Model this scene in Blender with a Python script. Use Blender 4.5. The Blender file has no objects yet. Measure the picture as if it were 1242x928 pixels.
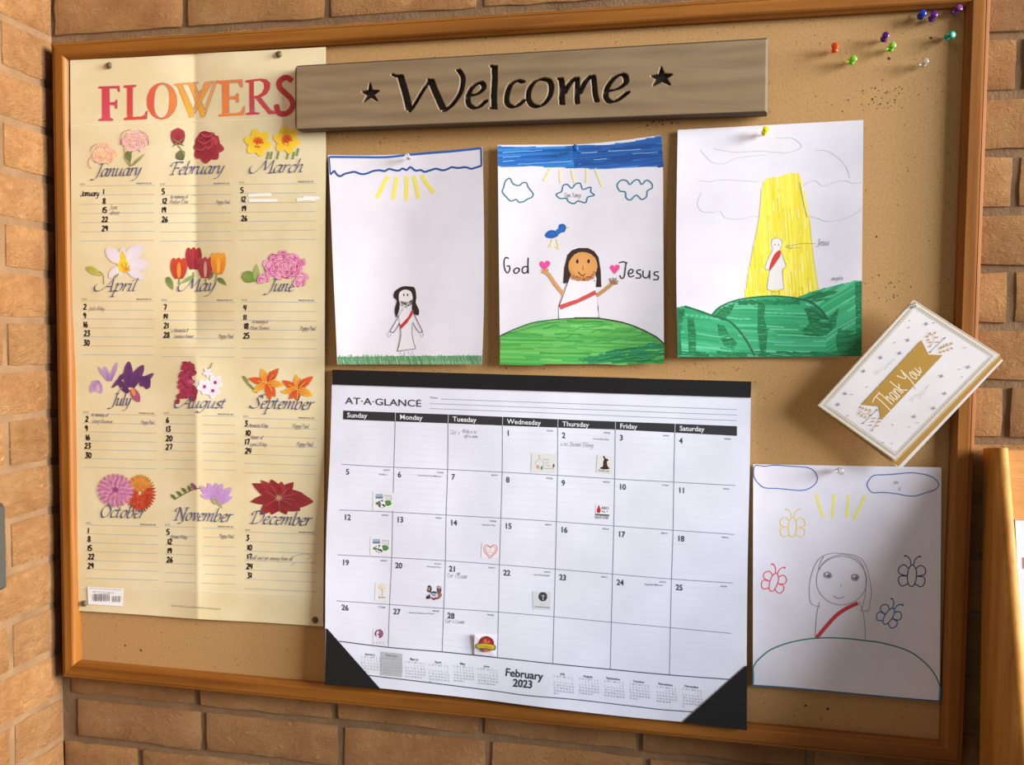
import bpy, bmesh, math, random
import numpy as np
from mathutils import Vector, Matrix
from mathutils.geometry import tessellate_polygon
random.seed(7)
C = bpy.context.scene.collection
# ------------------------------------------------------------------ camera
FPX, CX, CY = 1073.9, 621.0, 464.0          # focal length and centre for a 1242x928 frame
CAM = np.array([0.1245, -1.1214, 0.0247])
YAW, PITCH, ROLL = -0.20217, -0.05202, 0.00955
def basis(yaw, pitch, roll):
    f = np.array([math.sin(yaw)*math.cos(pitch), math.cos(yaw)*math.cos(pitch), math.sin(pitch)])
    r = np.array([math.cos(yaw), -math.sin(yaw), 0.0]); u = np.cross(r, f)
    c, s = math.cos(roll), math.sin(roll)
    return np.array([r*c + u*s, -r*s + u*c, f])
BAS = basis(YAW, PITCH, ROLL)
cam_data = bpy.data.cameras.new('camera'); cam = bpy.data.objects.new('camera', cam_data); C.objects.link(cam)
cam_data.sensor_fit = 'HORIZONTAL'; cam_data.sensor_width = 36.0; cam_data.lens = 36.0*FPX/1242.0
cam_data.clip_start = 0.02
m = Matrix(((BAS[0][0], BAS[1][0], -BAS[2][0]), (BAS[0][1], BAS[1][1], -BAS[2][1]), (BAS[0][2], BAS[1][2], -BAS[2][2])))
cam.matrix_world = Matrix.Translation(Vector(CAM)) @ m.to_4x4()
bpy.context.scene.camera = cam
# ------------------------------------------------------------------ world, window light, exposure
sc = bpy.context.scene
sc.view_settings.view_transform = 'Standard'; sc.view_settings.look = 'None'
sc.view_settings.gamma = 1.0; sc.view_settings.use_curve_mapping = False
sc.view_settings.exposure = -0.19
w = bpy.data.worlds.new('world'); sc.world = w; w.use_nodes = True
w.node_tree.nodes['Background'].inputs[0].default_value = (1.0, 0.90, 0.80, 1)
w.node_tree.nodes['Background'].inputs[1].default_value = 0.24
def area(name, loc, target, sx, sy, power, col):
    d = bpy.data.lights.new(name, 'AREA'); d.shape = 'RECTANGLE'; d.size = sx; d.size_y = sy; d.energy = power; d.color = col
    o = bpy.data.objects.new(name, d); C.objects.link(o); o.location = loc
    o.rotation_euler = (Vector(target)-Vector(loc)).to_track_quat('-Z', 'Y').to_euler(); return o
area('window_daylight', (8.0, -2.6, 2.0), (-0.1, 0, 0.0), 3.4, 3.4, 2200, (0.87, 0.93, 1.0))
area('added_warm_fill', (7.2, -0.95, 1.0), (-0.8, -.1, 0.0), 0.9, 2.2, 900, (1.0, 0.80, 0.55))  # warm fill added to brighten the left wall, no known source
area('added_soft_fill', (-0.7, -1.7, 1.9), (-0.3, 0, 0.0), 0.9, 0.9, 7, (1.0, 0.88, 0.74))  # soft fill added from the upper left front, no known fitting
# ------------------------------------------------------------------ helpers
def ray(px, py):
    return (px-CX)/FPX*BAS[0] - (py-CY)/FPX*BAS[1] + BAS[2]
def on_y(px, py, Y=0.0):                     # the point at depth Y of the wall that was measured at this place of the photo
    d = ray(px, py); t = (Y-CAM[1])/d[1]; return CAM + t*d
def on_x(px, py, X):
    d = ray(px, py); t = (X-CAM[0])/d[0]; return CAM + t*d
def L(h):                                    # 0..255 sRGB to linear
    return tuple((c/255/12.92 if c/255 <= .04045 else ((c/255+.055)/1.055)**2.4) for c in h)
def tag(o, label=None, cat=None, group=None, kind=None):
    if label: o['label'] = label
    if cat: o['category'] = cat
    if group: o['group'] = group
    if kind: o['kind'] = kind
    return o
def empty(name, loc=(0,0,0)):
    o = bpy.data.objects.new(name, None); o.empty_display_size = .02; o.location = loc; C.objects.link(o); return o
def link(name, me, mat=None, parent=None):
    o = bpy.data.objects.new(name, me); C.objects.link(o)
    if mat is not None and not me.materials: me.materials.append(mat)
    if parent is not None:
        o.parent = parent; o.location = -parent.location if parent.parent is None else (0,0,0)
        if parent.parent is not None: o.location = (0,0,0)
    return o
def pydata(name, vs, fs, mat=None, parent=None, smooth=False):
    me = bpy.data.meshes.new(name); me.from_pydata([tuple(v) for v in vs], [], fs); me.update()
    if smooth: me.polygons.foreach_set('use_smooth', [True]*len(me.polygons))
    return link(name, me, mat, parent)
def bmobj(name, bm, mat, parent=None, smooth=False):
    bmesh.ops.recalc_face_normals(bm, faces=bm.faces)
    me = bpy.data.meshes.new(name); bm.to_mesh(me); bm.free()
    if smooth: me.polygons.foreach_set('use_smooth', [True]*len(me.polygons))
    return link(name, me, mat, parent)
def box_bm(x0, x1, y0, y1, z0, z1, bev=0, seg=2):
    bm = bmesh.new(); bmesh.ops.create_cube(bm, size=1)
    for v in bm.verts: v.co = Vector(((x0+x1)/2+v.co.x*(x1-x0), (y0+y1)/2+v.co.y*(y1-y0), (z0+z1)/2+v.co.z*(z1-z0)))
    if bev: bmesh.ops.bevel(bm, geom=bm.edges[:], offset=bev, segments=seg, affect='EDGES', profile=.5)
    return bm
# materials -------------------------------------------------------------
def mat(name, col=(200,200,200), rough=.6, **kw):
    m = bpy.data.materials.new(name); m.use_nodes = True; b = m.node_tree.nodes['Principled BSDF']
    b.inputs['Base Color'].default_value = (*L(col), 1); b.inputs['Roughness'].default_value = rough
    for k, v in kw.items(): b.inputs[k.replace('_', ' ')].default_value = v
    return m
class NT:
    def __init__(s, m): s.t = m.node_tree; s.b = s.t.nodes['Principled BSDF']
    def n(s, typ, **kw):
        o = s.t.nodes.new(typ)
        for k, v in kw.items():
            if k.startswith('i_'): o.inputs[k[2:].replace('_', ' ')].default_value = v
            else: setattr(o, k, v)
        return o
    def l(s, a, b): s.t.links.new(a, b)
    def coords(s, scale, obj=False, rot=(0,0,0)):
        mp = s.n('ShaderNodeMapping'); mp.inputs['Scale'].default_value = scale; mp.inputs['Rotation'].default_value = rot
        if obj: s.l(s.n('ShaderNodeTexCoord').outputs['Object'], mp.inputs[0])
        else: s.l(s.n('ShaderNodeNewGeometry').outputs['Position'], mp.inputs[0])
        return mp.outputs[0]
    def noise(s, co, scale, detail=4, rough=.6, dist=0):
        o = s.n('ShaderNodeTexNoise'); s.l(co, o.inputs['Vector']); o.inputs['Scale'].default_value = scale
        o.inputs['Detail'].default_value = detail; o.inputs['Roughness'].default_value = rough; o.inputs['Distortion'].default_value = dist
        return o.outputs[0]
    def ramp(s, f, stops):
        r = s.n('ShaderNodeValToRGB'); s.l(f, r.inputs[0]); e = r.color_ramp.elements
        while len(e) < len(stops): e.new(.5)
        for k, (p, c) in enumerate(stops): e[k].position = p; e[k].color = (*L(c), 1)
        return r.outputs[0]
    def mix(s, f, a, b, mode='MIX'):
        o = s.n('ShaderNodeMix', data_type='RGBA', blend_type=mode)
        for i, v in ((0, f), (6, a), (7, b)):
            if isinstance(v, (int, float)): o.inputs[i].default_value = v
            elif isinstance(v, tuple): o.inputs[i].default_value = (*v, 1)
            else: s.l(v, o.inputs[i])
        return o.outputs[2]
    def bump(s, h, strength, dist):
        o = s.n('ShaderNodeBump'); o.inputs['Strength'].default_value = strength; o.inputs['Distance'].default_value = dist
        s.l(h, o.inputs['Height']); s.l(o.outputs[0], s.b.inputs['Normal']); return o
    def math(s, op, a, b=0.0):
        o = s.n('ShaderNodeMath', operation=op)
        for i, v in ((0, a), (1, b)):
            if isinstance(v, (int, float)): o.inputs[i].default_value = v
            else: s.l(v, o.inputs[i])
        return o.outputs[0]
def brick_mat():
    m = mat('brick_clay', rough=.9, Specular_IOR_Level=.15); t = NT(m); co = t.coords((1,1,1))
    n1 = t.noise(co, 14, 5, .6); n2 = t.noise(co, 260, 4, .7, .6); n3 = t.noise(t.coords((1,1,1.4)), 60, 7, .74, .35)
    base = t.ramp(n1, [(.3, (188,136,86)), (.55, (212,160,106)), (.75, (223,176,122))])
    base = t.mix(t.math('MULTIPLY', n2, .34), base, L((128,80,44)))
    rnd = t.n('ShaderNodeObjectInfo').outputs['Random']
    base = t.mix(1.0, base, t.ramp(rnd, [(0, (225,222,220)), (.5, (244,240,238)), (1, (255,250,244))]), 'MULTIPLY')
    t.l(base, t.b.inputs['Base Color'])
    r = t.math('ABSOLUTE', t.math('SUBTRACT', n3, .5))
    h = t.math('ADD', t.math('MULTIPLY', t.math('MINIMUM', t.math('MULTIPLY', r, 6.0), 1.0), .8), t.math('MULTIPLY', n2, .5))
    t.bump(h, .9, .0058); return m
def mortar_mat():
    m = mat('mortar', rough=.95); t = NT(m); co = t.coords((1,1,1))
    n = t.noise(co, 20, 5, .6); n2 = t.noise(co, 300, 3, .7)
    t.l(t.ramp(n, [(.3, (108,81,54)), (.6, (127,98,68)), (.8, (140,111,80))]), t.b.inputs['Base Color'])
    t.bump(t.math('ADD', n, t.math('MULTIPLY', n2, .4)), .6, .004); return m
def oak(name, c0, c1, c2, axis, rough=.5):
    m = mat(name, rough=rough, Specular_IOR_Level=.28); t = NT(m)
    s = {'x': (3, 60, 60), 'z': (60, 60, 3)}[axis]
    co = t.coords(s); n = t.noise(co, 1.0, 4, .6, .4); n2 = t.noise(co, 5.0, 2, .7)
    c = t.ramp(n, [(.25, c0), (.5, c1), (.75, c2)])
    c = t.mix(t.math('MULTIPLY', t.math('GREATER_THAN', n2, .60), .22), c, L((118,62,24)))
    t.l(c, t.b.inputs['Base Color']); t.bump(n2, .15, .0005); return m
def cork_mat():
    m = mat('pressed_cork', rough=.85); t = NT(m); co = t.coords((1,1,1))
    n = t.noise(co, 420, 4, .7); n1 = t.noise(co, 6, 3, .5)
    c = t.ramp(n, [(.3, (152,112,64)), (.45, (173,133,82)), (.6, (182,143,91)), (.72, (192,153,101))])
    c = t.mix(t.math('MULTIPLY', n1, .25), c, L((182,136,78)))
    v = t.n('ShaderNodeTexVoronoi'); t.l(co, v.inputs['Vector']); v.inputs['Scale'].default_value = 120
    dots = t.math('MULTIPLY', t.math('LESS_THAN', v.outputs['Distance'], .13), t.math('GREATER_THAN', t.noise(co, 40, 2, .5), .55))
    c = t.mix(t.math('MULTIPLY', dots, .6), c, L((92,56,28)))
    t.l(c, t.b.inputs['Base Color']); t.bump(n, .25, .0006); return m
def paper_mat(name, col, n_amt=.06, col2=None):
    m = mat(name, col, .75); t = NT(m); co = t.coords((1,1,1))
    n = t.noise(co, 9, 4, .6); c2 = col2 or tuple(int(c*.95) for c in col)
    t.l(t.ramp(n, [(.35, c2), (.65, col)]), t.b.inputs['Base Color']); t.bump(t.noise(co, 7, 2, .5), .25, .004)
    return m
def ink_mat():
    m = mat('ink', rough=.7); t = NT(m); a = t.n('ShaderNodeAttribute', attribute_name='ink')
    t.l(a.outputs['Color'], t.b.inputs['Base Color']); return m
M_BRICK, M_MORTAR, M_CORK, M_INK = brick_mat(), mortar_mat(), cork_mat(), ink_mat()
M_OAKX = oak('oak_rail', (112,64,18), (138,84,26), (158,100,38), 'x')
M_OAKZ = oak('oak_stile', (112,64,18), (138,84,26), (158,100,38), 'z')
M_WHITE = paper_mat('drawing_paper', (230,227,238))
M_CAL = paper_mat('calendar_paper', (228,231,247))
M_CREAM = paper_mat('cream_poster_paper', (231,219,182), col2=(220,203,158))
M_BLACK = mat('black_vinyl', (20,20,23), .45)
M_STEEL = mat('pin_steel', (190,190,190), .25, Metallic=1.0)

# ------------------------------------------------------------------ walls
WY = 0.012                                     # face of the bricks behind the board
WX = -0.786                                    # face of the left brick wall
beds = [.4445 - .0671*k for k in range(9)]; beds += [beds[-1] - .0704*k for k in range(1, 7)]
beds += [beds[-1] - .066*k for k in range(1, 4)]
beds = [.4445 + .0671*k for k in range(3, 0, -1)] + beds           # centre heights of the bed joints
def wall_slab(name, x0, x1, y0, y1, z0, z1):
    o = bmobj(name, box_bm(x0, x1, y0, y1, z0, z1), M_MORTAR); tag(o, kind='structure'); return o
wall_back = wall_slab('wall_back', WX-.004, 1.0, WY+.0035, WY+.10, beds[-1], beds[0])
wall_left = wall_slab('wall_left', WX-.10, WX-.0035, -.62, WY+.10, beds[-1], beds[0])
def brick_mesh(seed):
    rnd = random.Random(seed); bm = bmesh.new(); nx, nz = 7, 3; g = {}
    for i in range(nx+1):
        for j in range(nz+1):
            e = 1 if i in (0, nx) or j in (0, nz) else 0
            x = -.5 + i/nx; z = -.5 + j/nz
            if i == 0 or i == nx: x += rnd.uniform(-.006, .006)
            if j == 0 or j == nz: z += rnd.uniform(-.02, .02)
            g[i, j] = bm.verts.new((x, (.10 if e else 0) + rnd.uniform(-.05, .05), z))
    for i in range(nx):
        for j in range(nz): bm.faces.new((g[i, j], g[i+1, j], g[i+1, j+1], g[i, j+1]))
    ring = [g[i, 0] for i in range(nx+1)] + [g[nx, j] for j in range(1, nz+1)] + [g[i, nz] for i in range(nx-1, -1, -1)] + [g[0, j] for j in range(nz-1, 0, -1)]
    back = [bm.verts.new((v.co.x*1.0, 1.0, v.co.z)) for v in ring]
    for k in range(len(ring)): bm.faces.new((ring[k], back[k], back[(k+1) % len(ring)], ring[(k+1) % len(ring)]))
    bmesh.ops.recalc_face_normals(bm, faces=bm.faces)
    me = bpy.data.meshes.new('brick'); bm.to_mesh(me); bm.free(); me.materials.append(M_BRICK)
    me.polygons.foreach_set('use_smooth', [True]*len(me.polygons)); return me
BR = [brick_mesh(s) for s in range(8)]
def brick(parent, c, length, h, deep, rotz=0):
    o = bpy.data.objects.new('brick', random.choice(BR)); C.objects.link(o); o.parent = parent
    o.location = c; o.scale = (length, deep, h); o.rotation_euler = (random.uniform(-.012,.012), random.uniform(-.004,.004), rotz + random.uniform(-.004,.004))
MJ = .0105
BX0, BX1, BZ0, BZ1 = -.769, .4459, -.478, .4305   # outside of the notice board
for k in range(len(beds)-1):
    z1, z0 = beds[k] - MJ/2, beds[k+1] + MJ/2
    off = .4865 if k % 2 == 0 else .4865 - .1035  # running bond
    if k in (2,): off = -.1549 - .0
    if beds[k] < -.5: off = (-.0286 if k % 2 == 0 else -.0286+.1035)
    if beds[k] > .44: off = -.1549 + (0 if k == 2 else .1035)
    x = off - .2105*8
    while x < .95:
        a, b = x + MJ/2, x + .2105 - MJ/2; x += .2105
        a = max(a, WX+.001); b = min(b, .985)
        if b - a < .02: continue
        hid = a > BX0+.01 and b < BX1-.01 and z0 > BZ0+.004 and z1 < BZ1-.004
        if hid: continue
        brick(wall_back, ((a+b)/2, WY + random.uniform(-.0008, .0008), (z0+z1)/2), b-a, z1-z0, .012)
    y = .012 - (.098 if k % 2 else .2)
    segs = [(WY+.0, y)]
    while y > -.58: segs.append((y, y-.2085)); y -= .2085
    for a, b in segs:
        a, b = a - MJ/2, b + MJ/2
        if a > WY-.01: a = WY
        b = max(b, -.6)
        if a-b < .02: continue
        brick(wall_left, (WX + random.uniform(-.0008, .0008), (a+b)/2, (z0+z1)/2 - .001), a-b, z1-z0, .012, math.pi/2)

# ------------------------------------------------------------------ notice board
board = empty('notice_board', (-.16, .0, -.478))
tag(board, 'large oak-framed notice board of pressed cork screwed to the brick wall', 'notice board')
FW, FY = .0245, -.0125
prof = [(0, .0118), (0, -.0085), (.0012, -.0105), (.004, -.0112), (.0048, -.0106), (.0056, FY+.0002), (.0075, FY), (.0185, FY), (.0205, FY+.0012), (.0225, -.0085), (.0245, -.0065), (.0245, .008)]
def rail(p0, p1, inx, inz, mt):                # mitred moulding: profile swept from outer corner to outer corner, insetting inwards
    vs = []; n = len(prof)
    p0, p1 = np.array(p0, float), np.array(p1, float); d = (p1-p0)/np.linalg.norm(p1-p0)
    for e, s in ((p0, 1), (p1, -1)):
        for u, y in prof: q = e + d*s*u + np.array((inx, inz))*u; vs.append((q[0], y, q[1]))
    fs = [(i, i+1, n+i+1, n+i) for i in range(n-1)] + [tuple(range(n)), tuple(range(2*n-1, n-1, -1))]
    bm = bmesh.new(); bv = [bm.verts.new(v) for v in vs]
    for f in fs: bm.faces.new([bv[i] for i in f])
    bm.faces.new([bv[0], bv[n], bv[2*n-1], bv[n-1]])
    return bmobj('frame_rail', bm, mt, board)
rail((BX0, BZ1), (BX1, BZ1), 0, -1, M_OAKX); rail((BX0, BZ0), (BX1, BZ0), 0, 1, M_OAKX)
rail((BX0, BZ0), (BX0, BZ1), 1, 0, M_OAKZ); rail((BX1, BZ0), (BX1, BZ1), -1, 0, M_OAKZ)
bmobj('cork_panel', box_bm(BX0+.02, BX1-.02, 0, .010, BZ0+.02, BZ1-.02), M_CORK, board)

# ------------------------------------------------------------------ sheets and ink
def catmull(pts, n=6, closed=False):
    P = [np.array(p, float) for p in pts]
    if len(P) < 3: return P
    out = []
    N = len(P)
    rng = range(N) if closed else range(N-1)
    for i in rng:
        if closed: a, b, c, d = P[i-1], P[i], P[(i+1) % N], P[(i+2) % N]
        else: a, b, c, d = P[max(i-1, 0)], P[i], P[i+1], P[min(i+2, N-1)]
        for k in range(n):
            t = k/n; out.append(.5*((2*b)+(c-a)*t+(2*a-5*b+4*c-d)*t*t+(3*b-a-3*c+d)*t**3))
    if not closed: out.append(P[-1])
    return out
def invbilin(cs, x, y):                        # corners TL TR BR BL
    u = v = .5
    (x0,y0),(x1,y1),(x2,y2),(x3,y3) = cs
    for _ in range(4):
        X = (1-u)*(1-v)*x0+u*(1-v)*x1+u*v*x2+(1-u)*v*x3; Y = (1-u)*(1-v)*y0+u*(1-v)*y1+u*v*y2+(1-u)*v*y3
        xu = (1-v)*(x1-x0)+v*(x2-x3); yu = (1-v)*(y1-y0)+v*(y2-y3); xv = (1-u)*(x3-x0)+u*(x2-x1); yv = (1-u)*(y3-y0)+u*(y2-y1)
        D = xu*yv-xv*yu; ex, ey = x-X, y-Y
        u += (ex*yv-ey*xv)/D; v += (ey*xu-ex*yu)/D
    return u, v
class Sheet:
    """A sheet of paper on the board: outline measured in the photo, relief in metres, and ink laid on it."""
    def __init__(s, name, corners, relief, base=-.0006, edges=None, tilt=None):
        s.cs = corners; s.h = relief; s.base = base; s.k = 0; s.edges = edges or {}; s.root = None
    def S(s, px, py, lift=0.0):
        u, v = invbilin(s.cs, px, py); u = min(max(u, -.05), 1.05); v = min(max(v, -.05), 1.05)
        return on_y(px, py, s.base - s.h(u, v) - lift)
    def edge(s, key, a, b, t):
        if key in s.edges:
            pts = s.edges[key]; f = t*(len(pts)-1); i = min(int(f), len(pts)-2); f -= i
            # catmull between samples
            P = [np.array(q, float) for q in pts]; A, B, Cc, D = P[max(i-1,0)], P[i], P[i+1], P[min(i+2, len(P)-1)]
            return .5*((2*B)+(Cc-A)*f+(2*A-5*B+4*Cc-D)*f*f+(3*B-A-3*Cc+D)*f**3)
        return np.array(a)*(1-t)+np.array(b)*t
    def patch(s, u, v):
        tl, tr, br, bl = [np.array(c, float) for c in s.cs]
        T, B = s.edge('top', tl, tr, u), s.edge('bottom', bl, br, u); Lf, Rt = s.edge('left', tl, bl, v), s.edge('right', tr, br, v)
        return (1-v)*T+v*B+(1-u)*Lf+u*Rt-((1-u)*(1-v)*tl+u*(1-v)*tr+u*v*br+(1-u)*v*bl)
    def build(s, name, material, parent=None, nu=48, nv=60, thick=.0003, us=None, vs_=None, lift=0):
        us = us or [i/nu for i in range(nu+1)]; vs_ = vs_ or [j/nv for j in range(nv+1)]
        nu, nv = len(us)-1, len(vs_)-1; V = []; F = []
        for side in (0, 1):
            for v in vs_:
                for u in us:
                    q = s.patch(u, v); p = s.S(q[0], q[1], lift); V.append((p[0], p[1]+side*thick, p[2]))
        W = nu+1; O = W*(nv+1)
        for j in range(nv):
            for i in range(nu):
                a = j*W+i; F.append((a, a+W, a+W+1, a+1)); F.append((O+a, O+a+1, O+a+W+1, O+a+W))
        ring = list(range(W))+[j*W+nu for j in range(1, nv+1)]+[nv*W+i for i in range(nu-1, -1, -1)]+[j*W for j in range(nv-1, 0, -1)]
        b0 = len(V); R_ = len(ring); V += [V[i] for i in ring]+[V[O+i] for i in ring]     # edges of the sheet keep their own normals
        for k in range(R_): F.append((b0+k, b0+(k+1) % R_, b0+R_+(k+1) % R_, b0+R_+k))
        return pydata(name, V, F, material, parent, smooth=True)
    # ---- ink
    def ink(s, name, label=None, parent=None, up=None): return Ink(s, name, label, parent or s.root, up)
def jit(c, a):
    d = random.uniform(-a, a); return tuple(min(max(x+d+random.uniform(-a, a)*.4, 0), 255) for x in c)
class Ink:
    def __init__(s, sheet, name, label, parent, up):
        s.sh, s.name, s.label, s.parent = sheet, name, label, parent; s.V = []; s.F = []; s.Cc = []; s.lift = 0
        s.T = None
        s.layer()
    def layer(s): s.sh.k += 1; s.lift = .00008 + s.sh.k*1.6e-6; return s
    def v(s, q, c): s.V.append((q[0], q[1], s.lift)); s.Cc.append(c); return len(s.V)-1
    def ribbon(s, pts, w, c, nib=None, smooth=True, n=5, closed=False, taper=False, c2=None):
        s.layer()
        P = catmull(pts, n, closed) if smooth and len(pts) > 2 else [np.array(p, float) for p in pts]
        if closed: P.append(P[0])
        if not smooth or len(pts) <= 2:          # subdivide long straight runs so that they follow the sheet
            Q = [P[0]]
            for a, b in zip(P, P[1:]):
                m = max(1, int(np.linalg.norm(b-a)/12))
                Q += [a+(b-a)*k/m for k in range(1, m+1)]
            P = Q
        N = len(P)
        if nib:
            nv = np.array((math.cos(nib), -math.sin(nib)))*w/2; prev = None
            for i, p in enumerate(P):
                cc = c if c2 is None else tuple(a+(b-a)*i/(N-1) for a, b in zip(c, c2))
                a, b = s.v(p-nv, cc), s.v(p+nv, cc)
                if prev: s.F.append((prev[0], prev[1], b, a))
                prev = (a, b)
            w = w*.24
        prev = None
        for i, p in enumerate(P):
            a, b = P[max(i-1, 0)], P[min(i+1, N-1)]
            if closed: a, b = P[i-1] if i else P[-2], P[i+1] if i < N-1 else P[1]
            d = b-a; l = np.linalg.norm(d) or 1; nn = np.array((-d[1], d[0]))/l*w/2
            if taper: nn = nn*math.sqrt(max(1-i/(N-1), .02)) if taper == 1 else nn*max(math.sin(math.pi*(i+.3)/(N-.4)), .1)
            cc = c if c2 is None else tuple(x+(y-x)*i/(N-1) for x, y in zip(c, c2))
            q, r = s.v(p-nn, cc), s.v(p+nn, cc)
            if prev: s.F.append((prev[0], prev[1], r, q))
            prev = (q, r)
        return s
    def fill(s, pts, c, smooth=False, n=5, cc=None):
        s.sh.k += 4; s.layer(); P = catmull(pts, n, True) if smooth else pts
        if cc is not None:                        # fan with its own centre colour
            m = np.mean([np.array(p) for p in P], 0); o = s.v(m, cc); ids = [s.v(p, c) for p in P]
            for i in range(len(ids)): s.F.append((o, ids[i], ids[(i+1) % len(ids)]))
            return s
        ids = [s.v(p, c) for p in P]
        s.refine([tuple(ids[i] for i in t) for t in tessellate_polygon([[Vector((p[0], p[1], 0)) for p in P]])]); return s
    def refine(s, tris, mx=4.0):
        while True:                               # split long edges so that the print follows the curl of the sheet
            mid = {}
            for t in tris:
                for a, b in ((t[0], t[1]), (t[1], t[2]), (t[2], t[0])):
                    k = (a, b) if a < b else (b, a)
                    if k in mid: continue
                    A, B = s.V[a], s.V[b]
                    if math.hypot(A[0]-B[0], A[1]-B[1]) > mx:
                        s.V.append(((A[0]+B[0])/2, (A[1]+B[1])/2, A[2])); s.Cc.append(tuple((x+y)/2 for x, y in zip(s.Cc[a], s.Cc[b]))); mid[k] = len(s.V)-1
            if not mid: break
            out = []
            for t in tris:
                m_ = [mid.get((min(t[i], t[(i+1) % 3]), max(t[i], t[(i+1) % 3]))) for i in range(3)]; c_ = sum(x is not None for x in m_)
                if c_ == 0: out.append(t)
                elif c_ == 3: out += [(t[0], m_[0], m_[2]), (m_[0], t[1], m_[1]), (m_[2], m_[1], t[2]), (m_[0], m_[1], m_[2])]
                elif c_ == 1:
                    i = [x is not None for x in m_].index(True); a, b, c = t[i], t[(i+1) % 3], t[(i+2) % 3]; out += [(a, m_[i], c), (m_[i], b, c)]
                else:
                    i = [x is None for x in m_].index(True); a, b, c = t[i], t[(i+1) % 3], t[(i+2) % 3]; q, r = m_[(i+1) % 3], m_[(i+2) % 3]; out += [(a, b, q), (a, q, r), (r, q, c)]
            tris = out
        s.F += tris
    def blob(s, x, y, rx, ry, rot, c, ce=None, n=12, wob=.12):
        s.layer(); o = s.v((x, y), c); ids = []; cr, sr = math.cos(rot), math.sin(rot)
        for i in range(n):
            a = 2*math.pi*i/n; k = 1+random.uniform(-wob, wob); u, v = rx*k*math.cos(a), ry*k*math.sin(a)
            ids.append(s.v((x+u*cr-v*sr, y+u*sr+v*cr), ce or c))
        if max(rx, ry) > 5: s.sh.k += 3; s.refine([(o, ids[i], ids[(i+1) % n]) for i in range(n)])
        else:
            for i in range(n): s.F.append((o, ids[i], ids[(i+1) % n]))
        return s
    def petal(s, x, y, ang, ln, wd, c0, c1, curl=0, tip=.15, e=.6):
        """a petal or leaf from (x,y) outwards: c0 at the root, c1 at the rim"""
        s.layer(); d = np.array((math.cos(ang), math.sin(ang))); n_ = np.array((-d[1], d[0])); o = np.array((x, y), float); N = 8; prev = None
        for i in range(N+1):
            t = i/N; w = wd/2*(max(math.sin(math.pi*min(t*.9+.08, 1)**(.85+.6*(1-e))), 0)**e*(1-tip)+tip*(1-t)); p = o+d*ln*t+n_*curl*ln*t*t
            cm = tuple(a+(b-a)*t for a, b in zip(c0, c1)); ce = tuple(a*.35+b*.65 for a, b in zip(cm, c1))
            q = (s.v(p-n_*w, ce), s.v(p, cm), s.v(p+n_*w, ce))
            if prev: s.F.append((prev[0], prev[1], q[1], q[0])); s.F.append((prev[1], prev[2], q[2], q[1]))
            prev = q
        return s
    def band(s, top, bot, cols, nx=30, ny=6, ja=0):
        """filled region between two polylines given left to right"""
        s.layer(); g = []
        def at(pl, t):
            f = t*(len(pl)-1); i = min(int(f), len(pl)-2); f -= i; return np.array(pl[i])*(1-f)+np.array(pl[i+1])*f
        for i in range(nx+1):
            a, b = at(top, i/nx), at(bot, i/nx); g.append([s.v(a+(b-a)*j/ny, jit(cols, ja) if ja else cols) for j in range(ny+1)])
        for i in range(nx):
            for j in range(ny): s.F.append((g[i][j], g[i+1][j], g[i+1][j+1], g[i][j+1]))
        return s
    def hatch(s, poly, cols, ang, gap, w, ja=10, wob=.3, skip=0.0, maxlen=None, over=0.0):
        """felt-tip strokes that fill an outline"""
        ca, sa = math.cos(ang), math.sin(ang); R_ = [(x*ca+y*sa, -x*sa+y*ca) for x, y in poly]
        y0, y1 = min(q[1] for q in R_), max(q[1] for q in R_); y = y0+gap/2
        while y < y1:
            xs = []
            for (ax, ay), (bx, by) in zip(R_, R_[1:]+R_[:1]):
                if (ay > y) != (by > y): xs.append(ax+(bx-ax)*(y-ay)/(by-ay))
            xs.sort()
            for a, b in zip(xs[::2], xs[1::2]):
                x = a
                while x < b:
                    e = b if not maxlen else min(b, x+maxlen*random.uniform(.5, 1.4))
                    if random.random() >= skip and e-x > .5:
                        pts = []
                        for k in range(4):
                            X = x-over*random.random()*(k == 0)+(e-x)*k/3; Y = y+random.uniform(-wob, wob)*gap*(k not in (0, 3)); pts.append((X*ca-Y*sa, X*sa+Y*ca))
                        s.ribbon(pts, w*random.uniform(.7, 1.15), jit(random.choice(cols), ja), n=3); s.sh.k -= .8
                    x = e+.2
            y += gap*random.uniform(.8, 1.2)
        return s
    def text(s, txt, o, ex, ey, c, size=1.0, off=0.0, shear=0.0, align='LEFT', space=1.0):
        """set type: o = origin on the sheet, ex/ey = one em to the right / up"""
        s.layer(); cu = bpy.data.curves.new('t', 'FONT'); cu.body = txt; cu.size = size; cu.offset = off; cu.shear = shear; cu.resolution_u = 3
        cu.align_x = align; cu.space_character = space
        ob = bpy.data.objects.new('t', cu); C.objects.link(ob); dg = bpy.context.evaluated_depsgraph_get(); me = ob.evaluated_get(dg).to_mesh()
        o, ex, ey = np.array(o, float), np.array(ex, float), np.array(ey, float); b = len(s.V)
        for v in me.vertices: s.v(o+ex*v.co.x+ey*v.co.y, c)
        s.F += [tuple(b+i for i in p.vertices) for p in me.polygons]
        ob.evaluated_get(dg).to_mesh_clear(); bpy.data.objects.remove(ob); bpy.data.curves.remove(cu); return s
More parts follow.
